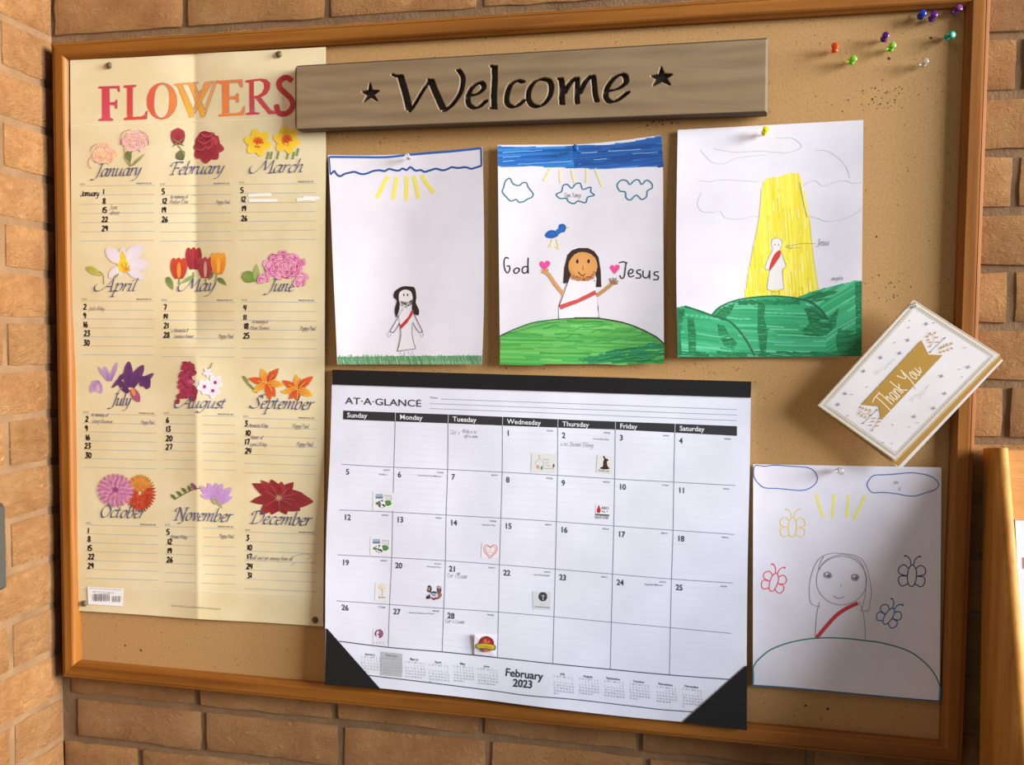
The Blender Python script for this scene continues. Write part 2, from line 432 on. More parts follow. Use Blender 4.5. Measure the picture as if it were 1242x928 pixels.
    def script(s, txt, o, ex, ey, w, c, nib=None, slant=.2, track=0.0, font=None, jitter=0):
        """pen lettering: o = start of the baseline, ex/ey = one x-height to the right / up"""
        font = font or CHANCERY; o, ex, ey = np.array(o, float), np.array(ex, float), np.array(ey, float); x = 0
        for ch in txt:
            if ch == ' ': x += .55; continue
            st, adv = font[ch]; jy = random.uniform(-jitter, jitter)
            for stroke in st: s.ribbon([o+ex*(x+px+slant*py)+ey*(py+jy) for px, py in stroke], w, c, nib=nib, n=5); s.sh.k -= 1
            x += adv+track
        s.sh.k += 1; return s
    def done(s):
        me = bpy.data.meshes.new(s.name); vs = []
        for x, y, l in s.V:
            p = s.sh.S(x, y, l); vs.append((p[0], p[1], p[2]))
        me.from_pydata(vs, [], s.F); me.update()
        at = me.attributes.new('ink', 'FLOAT_COLOR', 'POINT')
        at.data.foreach_set('color', [k for c in s.Cc for k in (*L(c), 1.0)])
        o = link(s.name, me, M_INK, s.parent)
        if s.label: o['label'] = s.label
        if s.name in ('ruled_lines', 'date_lettering', 'month_index', 'handwritten_notes', 'fine_print', 'printed_grid', 'header_band', 'card_print', 'correction_fluid'): o['kind'] = 'stuff'
        return o
def scr_w(txt, font, track=0.0): return sum(.55 if ch == ' ' else font[ch][1]+track for ch in txt)
CHANCERY = {
'a': ([[(.66,.9),(.38,1.0),(.1,.62),(.1,.18),(.26,.0),(.52,.3),(.66,.9)],[(.7,1.0),(.62,.25),(.7,.02),(.88,.16)]], .86),
'b': ([[(.14,1.75),(.08,.5),(.12,.08),(.32,0),(.6,.3),(.6,.82),(.4,1.0),(.12,.55)]], .74),
'c': ([[(.58,.85),(.4,1.0),(.1,.65),(.12,.15),(.34,0),(.6,.2)]], .62),
'e': ([[(.1,.5),(.42,.56),(.54,.8),(.4,1.0),(.12,.68),(.12,.15),(.34,0),(.62,.2)]], .66),
'g': ([[(.66,.9),(.38,1.0),(.1,.62),(.12,.2),(.3,.05),(.56,.4),(.66,.9)],[(.7,1.0),(.58,0),(.4,-.5),(.08,-.62),(-.12,-.42)]], .82),
'h': ([[(.14,1.75),(.06,0)],[(.1,.45),(.32,.95),(.54,.92),(.5,.3),(.58,.02),(.74,.14)]], .8),
'i': ([[(-.02,.82),(.12,1.0),(.08,.3),(.14,.02),(.3,.14)],[(.12,1.42),(.18,1.36)]], .38),
'l': ([[(.14,1.75),(.08,.3),(.14,.02),(.3,.14)]], .38),
'm': ([[(-.02,.82),(.12,1),(.06,0)],[(.1,.4),(.34,.96),(.5,.92),(.46,0)],[(.48,.4),(.74,.96),(.9,.92),(.86,.3),(.93,.02),(1.1,.14)]], 1.14),
'n': ([[(-.02,.82),(.12,1),(.06,0)],[(.1,.4),(.36,.96),(.54,.92),(.5,.3),(.57,.02),(.74,.14)]], .8),
'o': ([[(.36,1),(.1,.65),(.12,.15),(.34,0),(.6,.35),(.58,.85),(.36,1)]], .72),
'p': ([[(-.02,.82),(.14,1),(.04,-.7)],[(-.1,-.7),(.2,-.7)],[(.1,.5),(.36,1),(.6,.88),(.6,.3),(.34,0),(.12,.12)]], .74),
'r': ([[(-.02,.82),(.12,1),(.06,0)],[(.1,.45),(.3,.95),(.5,.93)]], .5),
's': ([[(.5,.88),(.3,1),(.12,.78),(.3,.52),(.46,.26),(.28,.0),(.0,.12)]], .56),
't': ([[(.16,1.35),(.1,.3),(.16,.02),(.36,.14)],[(-.06,.97),(.38,.99)]], .44),
'u': ([[(-.02,.82),(.12,1),(.08,.3),(.16,.02),(.4,.2),(.6,.6)],[(.64,1),(.58,.3),(.62,.02),(.8,.14)]], .84),
'v': ([[(0,.88),(.14,1),(.26,.0)],[(.26,0),(.5,.5),(.52,.92),(.4,1.0)]], .62),
'y': ([[(0,.88),(.12,1),(.14,.35),(.24,.06),(.5,.4),(.6,1)],[(.64,1),(.5,.1),(.28,-.5),(-.08,-.64)]], .74),
'A': ([[(-.68,.95),(-.84,.65),(-.7,.12),(-.35,.02),(.05,.35),(.4,1.05),(.62,1.62)],[(.62,1.62),(.74,.2),(.8,0)],[(.62,0),(1.0,0)],[(.2,.62),(.68,.62)]], 1.02),
'D': ([[(-.12,1.05),(-.1,1.4),(.2,1.6),(.6,1.62),(1.0,1.4),(1.12,.9),(.9,.25),(.5,.02),(.0,.02)],[(.28,1.6),(.16,.05)]], 1.22),
'F': ([[(-.2,1.05),(-.22,1.35),(.05,1.58),(.5,1.6),(.88,1.6),(.9,1.42)],[(.3,1.58),(.16,.0)],[(-.02,0),(.38,0)],[(.24,.84),(.64,.86),(.66,.72)]], .8),
'J': ([[(.12,1.62),(.56,1.62)],[(.36,1.6),(.24,.4),(.06,-.25),(-.3,-.42),(-.42,-.3)]], .52),
'M': ([[(-.68,.95),(-.84,.65),(-.7,.12),(-.35,.02),(.0,.4),(.26,1.05),(.4,1.62)],[(.4,1.62),(.62,.35)],[(.62,.35),(1.12,1.62)],[(1.12,1.62),(1.16,.2),(1.2,0)],[(1.02,0),(1.4,0)]], 1.38),
'N': ([[(-.22,1.05),(-.2,1.4),(.08,1.6),(.22,1.5)],[(.18,1.58),(.1,0)],[(-.06,0),(.3,0)],[(.2,1.56),(.8,.2),(.86,-.2),(.66,-.42),(.5,-.36)],[(.96,1.6),(.84,.0)],[(.8,1.6),(1.14,1.6)]], 1.08),
'O': ([[(.66,1.62),(.22,1.3),(.1,.6),(.4,.02),(.84,.2),(1.04,.95),(.66,1.62)]], 1.14),
'S': ([[(.78,1.35),(.5,1.62),(.22,1.3),(.42,.9),(.6,.45),(.32,.02),(-.12,.05),(-.36,.3)]], .8),
}
P_ = CHANCERY
MARKER = {
'0': ([[(.3,1),(.08,.6),(.2,.05),(.5,.1),(.58,.7),(.3,1)]], .72), '1': ([[(.2,1),(.2,0)]], .4), '2': ([[(.05,.8),(.3,1),(.5,.75),(.3,.35),(.05,.02),(.6,.05)]], .68),
'3': ([[(.05,.98),(.5,.95),(.25,.58),(.55,.35),(.3,0),(.02,.08)]], .64), '4': ([[(.12,1),(.1,.45),(.55,.45)],[(.5,1),(.42,0)]], .66),
'5': ([[(.55,1),(.12,1),(.1,.58),(.45,.55),(.5,.15),(.02,.02)]], .64), '6': ([[(.4,1),(.08,.4),(.2,.0),(.5,.15),(.4,.45),(.1,.3)]], .62),
'7': ([[(.02,.95),(.55,.95),(.3,0)]], .62), '8': ([[(.3,.5),(.08,.8),(.3,1),(.5,.8),(.3,.5),(.05,.2),(.3,0),(.55,.2),(.3,.5)]], .68),
'9': ([[(.5,.8),(.25,1),(.08,.7),(.3,.5),(.5,.8),(.42,0)]], .62),
'J': ([[(.4,1.1),(.36,.1),(.1,0),(.0,.25)]], .55), 'a': P_['a'], 'n': P_['n'], 'u': P_['u'], 'r': P_['r'], 'y': P_['y']}
HAND = dict(CHANCERY)                            # quick ballpoint hand: same skeletons and a few capitals
HAND.update({'P': ([[(.1,1.6),(.0,0)],[(-.2,1.45),(.3,1.65),(.7,1.4),(.5,.95),(.1,.85)]], .75), 'B': ([[(.1,1.6),(.0,0)],[(.0,1.5),(.6,1.5),(.2,.9),(.65,.5),(.1,.0)]], .8),
'd': ([[(.6,.8),(.3,1),(.08,.5),(.3,0),(.6,.5)],[(.72,1.7),(.6,0)]], .8), 'f': ([[(.5,1.6),(.25,1.5),(.15,.0)],[(0,.9),(.4,.95)]], .5), 'k': ([[(.12,1.7),(.06,0)],[(.5,.95),(.12,.5),(.55,0)]], .62),
'H': ([[(.05,1.5),(0,0)],[(.7,1.5),(.62,0)],[(.02,.8),(.66,.8)]], .9), 'I': ([[(.2,1.5),(.1,0)]], .4), 'L': ([[(.1,1.5),(.05,.05),(.6,0)]], .7), "'": ([[(.1,1.6),(.05,1.3)]], .2), '@': ([[(.3,.6),(.2,.3),(.5,.3),(.5,.8),(.1,.8),(.0,.2),(.5,.0)]], .7),
'T': ([[(-.1,1.5),(.7,1.55)],[(.3,1.5),(.2,0)]], .7), 'C': ([[(.6,1.3),(.3,1.5),(.05,.8),(.2,.05),(.6,.2)]], .7), 'w': ([[(0,1),(.15,0),(.35,.8),(.55,0),(.75,1)]], .85), '4': MARKER['4'], '8': MARKER['8'], '3': MARKER['3'], '5': MARKER['5'], '6': MARKER['6'], '0': MARKER['0'], '7': MARKER['7'],
'-': ([[(.05,.5),(.4,.5)]], .5), ':': ([[(.1,.7),(.12,.62)],[(.1,.2),(.12,.12)]], .3), 'K': ([[(.1,1.5),(.05,0)],[(.6,1.5),(.1,.7),(.65,0)]], .75), 'W': ([[(0,1.5),(.2,0),(.45,1.2),(.7,0),(.95,1.5)]], 1.05), 'E': ([[(.6,1.4),(.1,1.45),(.05,.05),(.6,.05)],[(.08,.8),(.5,.8)]], .7)})

def Z(ox, oy, s): return lambda *p: [(ox+p[i]/s, oy+p[i+1]/s) for i in range(0, len(p), 2)]
def root_for(name, px, py, label, cat, group=None, Y=0.0):
    q = on_y(px, py, Y); return tag(empty(name, tuple(q)), label, cat, group)
# ------------------------------------------------------------------ flower poster
def poster_relief(u, v):
    w = 1-math.exp(-abs(u-.487)/.10); s = .0038 if v < .48 else -.0034
    if .48 < v < .56: s = .0038 + (v-.48)/.08*(-.0072)
    h = .0048 + s*(w-.5)
    for vc, a in ((.135, .0012), (.50, -.001), (.945, .0012)): h += a*max(0, 1-abs(v-vc)/.03)
    return max(h, .0008) + .0016*math.sin(v*9+u*4)*.35
poster = Sheet('poster', [(85,73),(395,57),(392,760),(96,741)], poster_relief,
    edges={'left': [(85,73),(86,207),(87,340),(88.5,474),(91.5,607),(96,741)], 'right': [(395,57),(395,200),(394,340),(393.5,480),(393,620),(392,760)], 'top': [(85,73),(162,69.5),(240,65),(320,61),(395,57)], 'bottom': [(96,741),(168,745.5),(242,751),(318,755),(392,760)]})
poster.root = root_for('wall_calendar_poster', 244, 751, 'cream FLOWERS birthday calendar poster with twelve flower pictures and a centre fold', 'poster')
us = sorted(set([i/40 for i in range(41)]+[.46,.47,.480,.487,.494,.504,.514])); vs_ = sorted(set([i/60 for i in range(61)]+[.105,.135,.165,.915,.945,.975]))
poster.build('paper', M_CREAM, poster.root, us=us, vs_=vs_)
RULE, SLATE = (172,176,180), (78,88,138)
MON = {  # name: left, right, header rule y, slope, pitch, days, flag; name x0, x1, baseline, slope
'January': (97,187,225.6,-.012,11.15,['1','8','15','22','29']), 'February': (194,281,225.5,-.010,11.2,['5','12','19','26']), 'March': (290,383,223.5,-.010,11.3,['5','12','19','26']),
'April': (99,187,365,.004,10.9,['2','9','16','23','30']), 'May': (196,285,366,.006,11.1,['7','14','21','28']), 'June': (293,384,366,.008,11.3,['4','11','18','25']),
'July': (101,190,502,.022,10.8,['2','9','16','23','30']), 'August': (199,286,503,.024,10.9,['6','13','20','27']), 'September': (295,384,507,.030,11.0,['3','10','17','24']),
'October': (104,192,636.5,.03,10.8,['1','8','15','22','29']), 'November': (200,286,638.5,.036,11.2,['5','12','19','26']), 'December': (297,384,645,.043,11.5,['3','10','17','24','31'])}
NAMES = {'January': (116,171,214.3,-.03,9.4), 'February': (207,271.5,211.8,-.02,9.4), 'March': (312,368.5,210,-.02,9.6), 'April': (124,166,353.2,.0,9.2), 'May': (224.5,261,353.2,.0,9.6), 'June': (326,357,353.5,0,9.2),
'July': (136,158.5,492,.01,9.2), 'August': (220,273,494.8,.01,8.6), 'September': (306,379.5,495,.03,9.4), 'October': (120,175.5,627.5,.02,9.4), 'November': (212,281,630.8,.04,9.6), 'December': (304,377,635,.04,9.6)}
rules = poster.ink('ruled_lines')
for nm, (x0, x1, y, sl, pt, days) in MON.items():
    for k in range(7): rules.ribbon([(x0, y+pt*k), (x1, y+pt*k+sl*(x1-x0))], .65, RULE, smooth=False); poster.k -= 1
    rules.text('DATE', (x0, y-1.3), (2.6, sl*2.6), (0,-2.6), (110,105,100)); rules.text('PRESENTED BY', (x1-22, y-1.3+sl*(x1-x0-22)), (2.9, sl*2.9), (0,-2.6), (80,78,80), off=.01)
for y0, y1 in ((712.5, 722),):
    rules.ribbon([(97,y0),(240,y0+5),(392,y1)], .8, (238,228,200));  # this and the next ribbon: pale lines drawn along the folds
rules.ribbon([(86,152.5),(240,147),(395,141)], .6, (240,230,202)); rules.done()
nums = poster.ink('date_lettering', 'hand-printed black marker dates')
for nm, (x0, x1, y, sl, pt, days) in MON.items():
    for k, d in enumerate(days):
        x = x0+2.2 if nm != 'January' else (125 if d in '18' else 123.5)
        nums.script(d, (x+random.uniform(-.5,.8), y+pt*(k+1)-1.0+random.uniform(-.4,.4)), (5.6,0), (0,-6.3), 1.55, (28,24,24), font=MARKER, slant=.05)
nums.script('January', (98,237.6), (4.5,.05), (0,-4.3), .85, (34,30,30), font={**MARKER, 'J': ([[(.5,1.45),(.42,.1),(.15,-.1),(-.05,.2)]], .6)}, slant=.1, track=-.04); nums.done()
pen = poster.ink('handwritten_notes', 'small grey ballpoint entries beside the dates')
GP = (158,144,142)
for t, x, y, s, sl in (('Joan',133,254,3.4,0), ("dinner",133,260.3,3.2,0), ('In memory of',207,240.6,2.6,0), ('Brother Dan',206,247,3.0,0), ('Poppy Paul',262,247,2.5,0),
  ('Grandma June',107,369,2.5,0), ("Josh's B'day",108,376.4,2.7,0), ("Amanda B",210,403,2.8,0), ("Candace Bonner",211,409.8,2.5,0), ('Poppy Paul',265,410,2.7,0),
  ('In memory of',306,392,2.4,0), ('Mom Thomas',303,400,2.9,0), ('Poppy Paul',364,400.5,2.8,0), ('In memory of',111,505,2.5,.02), ('Harry Bowman',112,513,2.8,.02), ('Poppy Paul',171,514,2.4,.02),
  ('Grandmother',299,510,2.8,.02), ("Amanda B'day",301,518,2.7,.02), ('Poppy Paul',355,519,2.9,.02), ('Honor of',304,532.5,2.9,.02), ("Lynn's B'day",303,541,2.8,.02), ('Poppy Paul',360,541,2.9,.02),
  ('Grandma',208,648,2.3,.03), ("Bonnie B'day",207,653,2.6,.03), ('Poppy Paul',266,652,2.6,.05), ('Small and yet among them all',301,678.5,2.9,.03)):
    try: pen.script(t, (x, y), (s, s*sl), (0,-s), .5, jit(GP, 12), font=HAND, slant=.3, track=-.05, jitter=.05)
    except KeyError as e: print('missing glyph', e)
pen.ribbon([(356,675),(368,672),(378,674),(372,679)], .5, GP); pen.ribbon([(353,686),(357,683)], .5, GP); pen.ribbon([(376,683),(380,681)], .5, GP); pen.done()
wo = poster.ink('correction_fluid', 'white correction fluid strokes over two March entries')
for a in ([(301,237.2),(315,236.4),(329,236.0)], [(302,243.2),(320,243.2),(336.5,243)], [(360,242.5),(372,241.5),(383,242.5)], [(368,239.5),(378,240),(387.5,240.6)]): wo.ribbon(a, 3.6, (244,243,240))
wo.done()
# title
def lerp3(a, b, t): return tuple(x+(y-x)*t for x, y in zip(a, b))
ti = poster.ink('title_lettering', 'FLOWERS in red to orange roman capitals')
z = Z(110, 80, 4.777)
def glyph(polys, c0, c1=None):
    for dx, col in ((.7, (150,140,150)), (0, None)):
        if col is None: poster.k += 6
        for poly in polys:
            P = z(*poly); ti.layer(); ids = []
            ys = [p[1] for p in P]
            for p in P: ids.append(ti.v((p[0]+dx, p[1]-dx*.6), col or lerp3(c0, c1 or c0, (p[1]-min(ys))/(max(ys)-min(ys)+.01))))
            ti.refine([tuple(ids[i] for i in t) for t in tessellate_polygon([[Vector((*p, 0)) for p in P]])])
RD, OR, YO = (200,62,74), (224,104,58), (238,162,50)
glyph([(46,120,165,116,168,150,160,150,154,130,108,130,108,212,138,210,146,196,152,196,152,248,144,248,138,228,108,226,110,300,128,308,128,318,46,318,46,310,66,302,66,132,46,130)], RD, (214,72,96))
glyph([(192,114,262,110,262,120,242,126,242,296,290,294,312,284,320,262,328,262,324,308,194,314,192,304,212,298,212,128,192,124)], (206,60,60), (216,70,56))
def ring(cx, cy, rx, ry, w0, w1, rot, c0, c1):
    for dx, col in ((.7, (150,140,150)), (0, None)):
        ti.layer(); poster.k += 5*(col is None); ti.layer(); prev = None; N = 40
        for i in range(N+1):
            a = 2*math.pi*i/N; k = abs(math.cos(a-rot)); w_ = w0+(w1-w0)*k; ca, sa = math.cos(a), math.sin(a)
            o_ = z(cx+rx*ca, cy+ry*sa)[0]; i_ = z(cx+(rx-w_)*ca, cy+(ry-w_*.6)*sa)[0]; cc = col or lerp3(c0, c1, .5+.5*ca)
            q = (ti.v((o_[0]+dx, o_[1]-dx*.6), cc), ti.v((i_[0]+dx, i_[1]-dx*.6), cc))
            if prev: ti.F.append((prev[0], prev[1], q[1], q[0]))
            prev = q
ring(412, 204, 86, 106, 12, 40, .15, (218,88,60), (226,128,62))
glyph([(486,104,548,98,548,106,530,112,598,262,584,300,574,300,504,116,486,112), (556,98,620,94,622,102,604,108,664,268,656,300,644,300,572,112,556,108)], (232,150,64), (242,176,46))
glyph([(588,272,664,92,716,88,716,94,700,100,592,298,582,292,578,268), (590,262,640,130,636,98,626,96,600,200,586,250)][:1], (226,150,80), (240,170,50))
glyph([(648,292,712,100,690,94,734,84,730,96,660,296), (582,290,634,140,640,152,590,298)], (226,150,90), (238,168,60))
glyph([(728,88,876,78,880,122,870,124,858,96,800,98,800,178,834,176,846,160,854,160,856,212,848,212,838,192,800,194,800,276,848,274,874,262,884,234,892,234,886,284,744,292,744,282,766,276,764,104,728,98)], (224,120,62), (236,130,56))
glyph([(898,84,980,74,1016,78,1038,100,1036,134,1016,166,984,184,1040,254,1070,268,1070,278,1032,280,956,186,946,186,948,268,976,272,976,280,900,284,900,274,922,268,920,96,898,94),], (206,60,60), (206,66,80))
ti.layer()
ti.fill(z(946,90,980,86,1000,98,1004,128,990,156,966,172,946,174), (229,217,180))
ti.ribbon(z(1168,86,1130,66,1094,90,1096,126,1130,160,1164,196,1168,240,1136,274,1090,272,1076,226), 6.6, (196,54,66)); ti.ribbon(z(1076,222,1082,262,1096,278), 3.4, (196,54,66)); ti.done()
# flower pictures
K0 = poster.k+20
def pict(label): poster.k = K0; return poster.ink('flower_picture', label)
def ruffle(I, cx, cy, rx, ry, cols, n=46, sz=5.5, line=None):
    I.blob(cx, cy, rx*.82, ry*.82, 0, cols[0], cols[1], 16, .08); pts = []
    for k in range(n):
        r = 1-(k/n)**.8; a = k*2.4+random.uniform(-.3,.3)
        x, y = cx+math.cos(a)*rx*r*.86, cy+math.sin(a)*ry*r*.86; s_ = sz*(.55+.5*r)
        c = random.choice(cols); I.blob(x, y, s_*.62, s_*.45, a+1.57, jit(c, 8), jit(random.choice(cols), 8), 8, .25)
        if line: I.ribbon([(x-s_*.45*math.sin(a)+1, y+s_*.45*math.cos(a)), (x+s_*.3*math.cos(a), y+s_*.3*math.sin(a)), (x+s_*.45*math.sin(a), y-s_*.45*math.cos(a))], .55, jit(line, 14), n=3)
def leaf(I, x, y, a, l, w_, c=(96,116,60), c2=(150,160,90), curl=0): I.petal(x, y, a, l, w_, c, c2, curl, .05, 1)
def stem(I, pts, w_=1.2, c=(120,132,70)): I.ribbon(pts, w_, c)
I = pict('two ruffled pink and orange peonies'); stem(I, [(158,202),(157,192),(160,182)], 2.2, (130,134,80)); leaf(I, 158,201, -2.2, 14, 2, (140,140,80), (180,176,130)); leaf(I, 160,201, -.75, 22, 3.4, (110,120,66), (170,170,110))
ruffle(I, 126,187,15,13, [(240,200,176),(246,214,160),(236,176,160),(240,206,130)], 44, 8, (206,110,130)); ruffle(I, 163,172,17.5,13.5, [(238,196,190),(240,210,180),(234,180,184),(238,204,150)], 50, 8, (198,96,126))
for q in ([(110,190),(107,196),(108,202),(111,204)], [(109,184),(112,178),(118,174)], [(146,176),(148,162),(158,157)], [(168,158),(178,164),(180,176)]): I.ribbon(q, .8, (206,100,130))
leaf(I, 154,184, 1.2, 12, 8, (96,108,56), (120,130,76)); I.done()
I = pict('dark red rose and rosebud'); leaf(I, 216,184, .9, 12, 13, (120,116,84), (92,100,56), .1); stem(I, [(214,174),(219,180),(224,188)], 1.4, (150,150,100)); 
for k in (0,6,1,5,2,4,3): I.petal(216+(k-3)*.5, 175, -1.57+(k-3)*.13, 20-abs(k-3)*.8, 9, (128,32,48), (172,58,70), -.04*(k-3))
for a in (-2.6,-.5,.6,2.4): I.petal(216,172, a, 9, 1.6, (150,140,110), (120,116,70))
for a, l, w_ in ((2.9,15,15),(2.2,19,16),(1.5,21,18),(.75,21,17),(.1,22,15),(-.5,16,18),(-1.2,18,20),(-1.9,18,20),(-2.6,15,18)): I.petal(250,177, a, l, w_, (120,24,42), jit((172,50,66), 8), .08)
ruffle(I, 251,174,13,13, [(150,32,50),(170,48,62),(132,24,42),(186,66,80)], 26, 11); I.blob(252,170,4.5,4,.4,(110,20,36),(150,36,54))
for q in ([(240,170),(248,174),(258,168)], [(244,162),(252,166),(260,160)], [(236,180),(244,182),(250,178)]): I.ribbon(q, .6, (214,120,126))
I.done()
I = pict('two yellow daffodils with orange cups')
for x, y in ((326,184),(330,184),(338,184),(350,184),(357,184),(362,180)): stem(I, [(x,y),(x-1,y+5),(x-2,y+9)], 2.2, (126,150,80))
for cx, cy, n_ in ((313,173,6),(348,170,6)):
    for k in range(n_): a = k*math.pi/3+.2; I.petal(cx,cy, a, 17, 12.5, (240,186,40), jit((248,214,60), 8), .05, .05)
    for k in range(12): a = k*.52; I.petal(cx,cy, a, 7.2, 4, (196,50,36), (232,120,40))
    I.blob(cx, cy, 3, 2.6, 0, (226,120,50), (188,44,34))
I.done()
I = pict('pale lavender and white lily with a yellow centre'); 
for x, y, a, l, w_ in ((148,318,-2.5,25,15),(152,316,-.75,28,16),(154,322,-.1,26,15),(148,324,2.4,20,13),(154,326,.5,24,11),(150,320,-1.7,20,10)): I.petal(x, y, a, l, w_, (238,234,240), (224,214,226), .05, .0)
I.petal(150,330,-1.55, 26, 9, (238,206,50), (232,200,70), -.1, .2); I.blob(149,322,6.5,8,.2,(232,190,40),(240,214,60)); I.blob(153,327,5,4,0,(214,140,40),(236,196,60)); 
for q in ([(150,326),(147,320)],[(152,327),(153,319)],[(153,328),(158,322)]): I.ribbon(q, .7, (176,110,40))
leaf(I, 105,325, .30, 20, 9, (150,160,60), (196,190,90), .2); stem(I, [(120,329),(125,334),(126,345)], 1.1, (140,140,80)); leaf(I, 137,338,-.7, 10, 3.5, (170,170,90), (150,150,70)); I.done()
I = pict('four red, orange and yellow tulips')
for q in ([(218,336),(217,345)], [(235,330),(234,346)], [(250,336),(249,346)], [(263,332),(261,345)]): stem(I, q, 1.6, (130,150,90))
leaf(I, 203,336,1.15,17,8,(90,116,60),(140,160,90)); leaf(I, 236,334,2.6,20,5,(110,140,70),(160,176,110)); leaf(I, 264,338,.35,13,6,(80,106,50),(120,140,80),.3); leaf(I, 257,330,1.9,10,6,(80,96,50),(110,126,70))
def tulip(x, y, w_, h_, c0, c1, c2):
    for dx, a in ((-.28,-.18),(.28,.18),(0,0)): I.petal(x+dx*w_*.4, y+h_/2, -math.pi/2+a, h_*1.06, w_*.72, c0, c1, 0, .12)
    I.petal(x, y+h_/2-1, -math.pi/2, h_*.8, w_*.3, c2, c2, 0, .1)
tulip(217,326,17,24,(170,50,36),(204,70,40),(232,150,50)); tulip(235,314,16,25,(120,26,40),(176,48,60),(186,60,66)); tulip(249,325,15,24,(130,36,44),(176,70,74),(214,150,140)); tulip(265,320,15,25,(214,80,30),(238,170,50),(240,180,60))
I.done()
I = pict('large pink peony with green leaves'); leaf(I, 294,333, .35, 20, 15, (140,160,70), (110,140,60)); leaf(I, 311,340,-1.55, 20, 8, (150,168,90), (170,180,110)); 
ruffle(I, 344,322,28,19, [(192,66,126),(214,116,160),(230,160,190),(180,50,110),(222,136,176)], 90, 8, (242,206,222)); 
for x, y in ((366,336),(362,342),(318,338)): ruffle(I, x, y, 7, 6, [(206,100,150),(226,150,186)], 12, 6, (240,206,222))
I.done()
I = pict('pale lilac and dark purple irises')
for x, y, a, l, w_ in ((133,462,-2.3,22,5),(134,462,-1.25,24,6),(132,462,-1.9,18,8),(118,462,2.0,16,10),(118,462,1.2,16,8),(120,463,3.0,8,5)): I.petal(x, y, a, l, w_, (142,100,168), (196,164,204), .05)
I.petal(119,466,1.6,10,4,(226,150,110),(214,190,214))
for x, y, a, l, w_ in ((157,470,-1.75,31,13),(160,470,-1.25,30,13),(150,464,2.6,8,5),(145,462,-1.2,10,6),(170,468,-.9,22,8),(168,458,.55,18,12),(176,456,1.25,16,11),(146,458,2.1,16,5),(156,476,-2.4,20,9)): I.petal(x, y, a, l, w_, (74,38,92), jit((104,54,112), 10), .15)
I.petal(160,472,1.05,18,11,(160,70,100),(176,90,130)); I.petal(160,471,1.2,10,5,(232,160,50),(226,140,60)); stem(I, [(148,470),(142,478)], 1, (150,160,110)); I.done()
I = pict('burgundy gladiolus beside white blossoms')
for k in range(40): t = k/40; x = 228+random.uniform(-11,11)*(.5+.5*min(1, t*1.6))*(1 if t < .8 else .7); y = 442+t*42; I.blob(x, y, 4.8, 3.6, random.random()*3, jit((142,34,62), 16), jit((172,56,88), 18), 8, .25)
for x, y in ((217,481),(233,444),(215,487)): I.blob(x, y, 3, 3.5, .5, (168,52,80), (150,40,64))
I.blob(232,463,5,3,0,(206,110,150),(176,70,104)); stem(I, [(254,454),(256,444),(258,440)], 1.2, (150,156,90)); leaf(I, 253,456,-1.4,12,5,(150,160,90),(176,170,110))
for cx, cy in ((248,469),(261,464),(258,474),(252,452)):
    for k in range(5): I.petal(cx,cy,k*1.256+.3,9.5 if cy > 455 else 6,8 if cy > 455 else 4,(222,206,226),(238,234,240),.05,.1)
    if cy > 455: I.blob(cx, cy, 2.2, 2.2, 0, (140,40,90), (170,80,130))
I.done()
I = pict('two orange and yellow lilies'); stem(I, [(295,456),(300,464),(312,476)], 2.4, (130,140,70)); leaf(I, 295,456,.95,13,4,(120,130,60),(150,156,80)); stem(I, [(316,480),(324,478),(330,478)], 1.4, (130,130,60))
for cx, cy, P in ((324,464,((3.3,23,9),(-2.0,18,10),(-.95,22,10),(2.5,20,9),(1.0,20,10),(.1,21,9),(1.35,22,9))), (361,472,((3.6,21,9),(-1.7,18,8),(-.75,24,10),(2.9,20,8),(1.6,14,8),(.35,20,10),(2.2,16,8)))):
    for k, (a, l, w_) in enumerate(P): I.petal(cx, cy, a, l, w_, (200,70,24), (238,190,60) if k in (1,3,5) else (220,94,40), .06, .1, .85)
    for k in range(6): a = P[k][0]; I.ribbon([(cx,cy),(cx+math.cos(a)*12,cy+math.sin(a)*12)], .7, (240,190,90)); 
    for a in (-1.3,-1.0,-.6): I.ribbon([(cx,cy),(cx+math.cos(a)*14,cy+math.sin(a)*14)], .6, (150,50,20))
I.done()
I = pict('pink and rust chrysanthemums'); 
for r in (16.5,13,10,7,4):
    for k in range(int(r*2.0)): a = k/int(r*2.0)*6.28+r; I.petal(170+math.cos(a)*r*.5, 598+math.sin(a)*r*.7, a, r*.55+2, 3.6, jit((206,90,40), 20), jit((176,58,34) if math.sin(a) > -.4 else (210,150,60), 16))
for r in (20,16,12,8,4.5):
    for k in range(int(r*2.2)): a = k/int(r*2.2)*6.28+r; I.petal(140+math.cos(a)*r*.55, 595+math.sin(a)*r*.45, a, r*.5+2, 2.8, jit((176,90,150), 20), jit((206,160,200) if k % 2 else (200,120,130), 16))
I.blob(140,594,4,3.4,0,(130,50,90),(160,80,130)); I.done()
I = pict('lilac freesia spray with green buds'); stem(I, [(212,606),(222,600),(234,594),(244,592)], 1.2, (110,116,70))
for x, y, l in ((213,605,8),(220,601,8),(226,597,8),(231,595,7),(237,593,8)): leaf(I, x, y, -2.0 if l < 8 else -2.4, l, 4, (110,120,60), (90,110,60))
I.petal(238,594,-2.2,10,5,(120,70,90),(150,90,120))
for x, y, a, l, w_ in ((262,604,-2.6,24,9),(262,606,-2.1,22,9),(264,608,-1.4,22,8),(266,608,-.95,22,10),(264,612,-.6,20,8),(260,602,3.1,16,8),(264,600,-1.8,14,8)): I.petal(x, y, a, l, w_, (170,120,180), jit((196,156,208), 12), .1)
leaf(I, 262,612,-2.2,12,4,(180,170,140),(150,150,110)); leaf(I, 263,606,1.0,13,4,(150,150,110),(170,170,120)); I.done()
I = pict('dark red poinsettia')
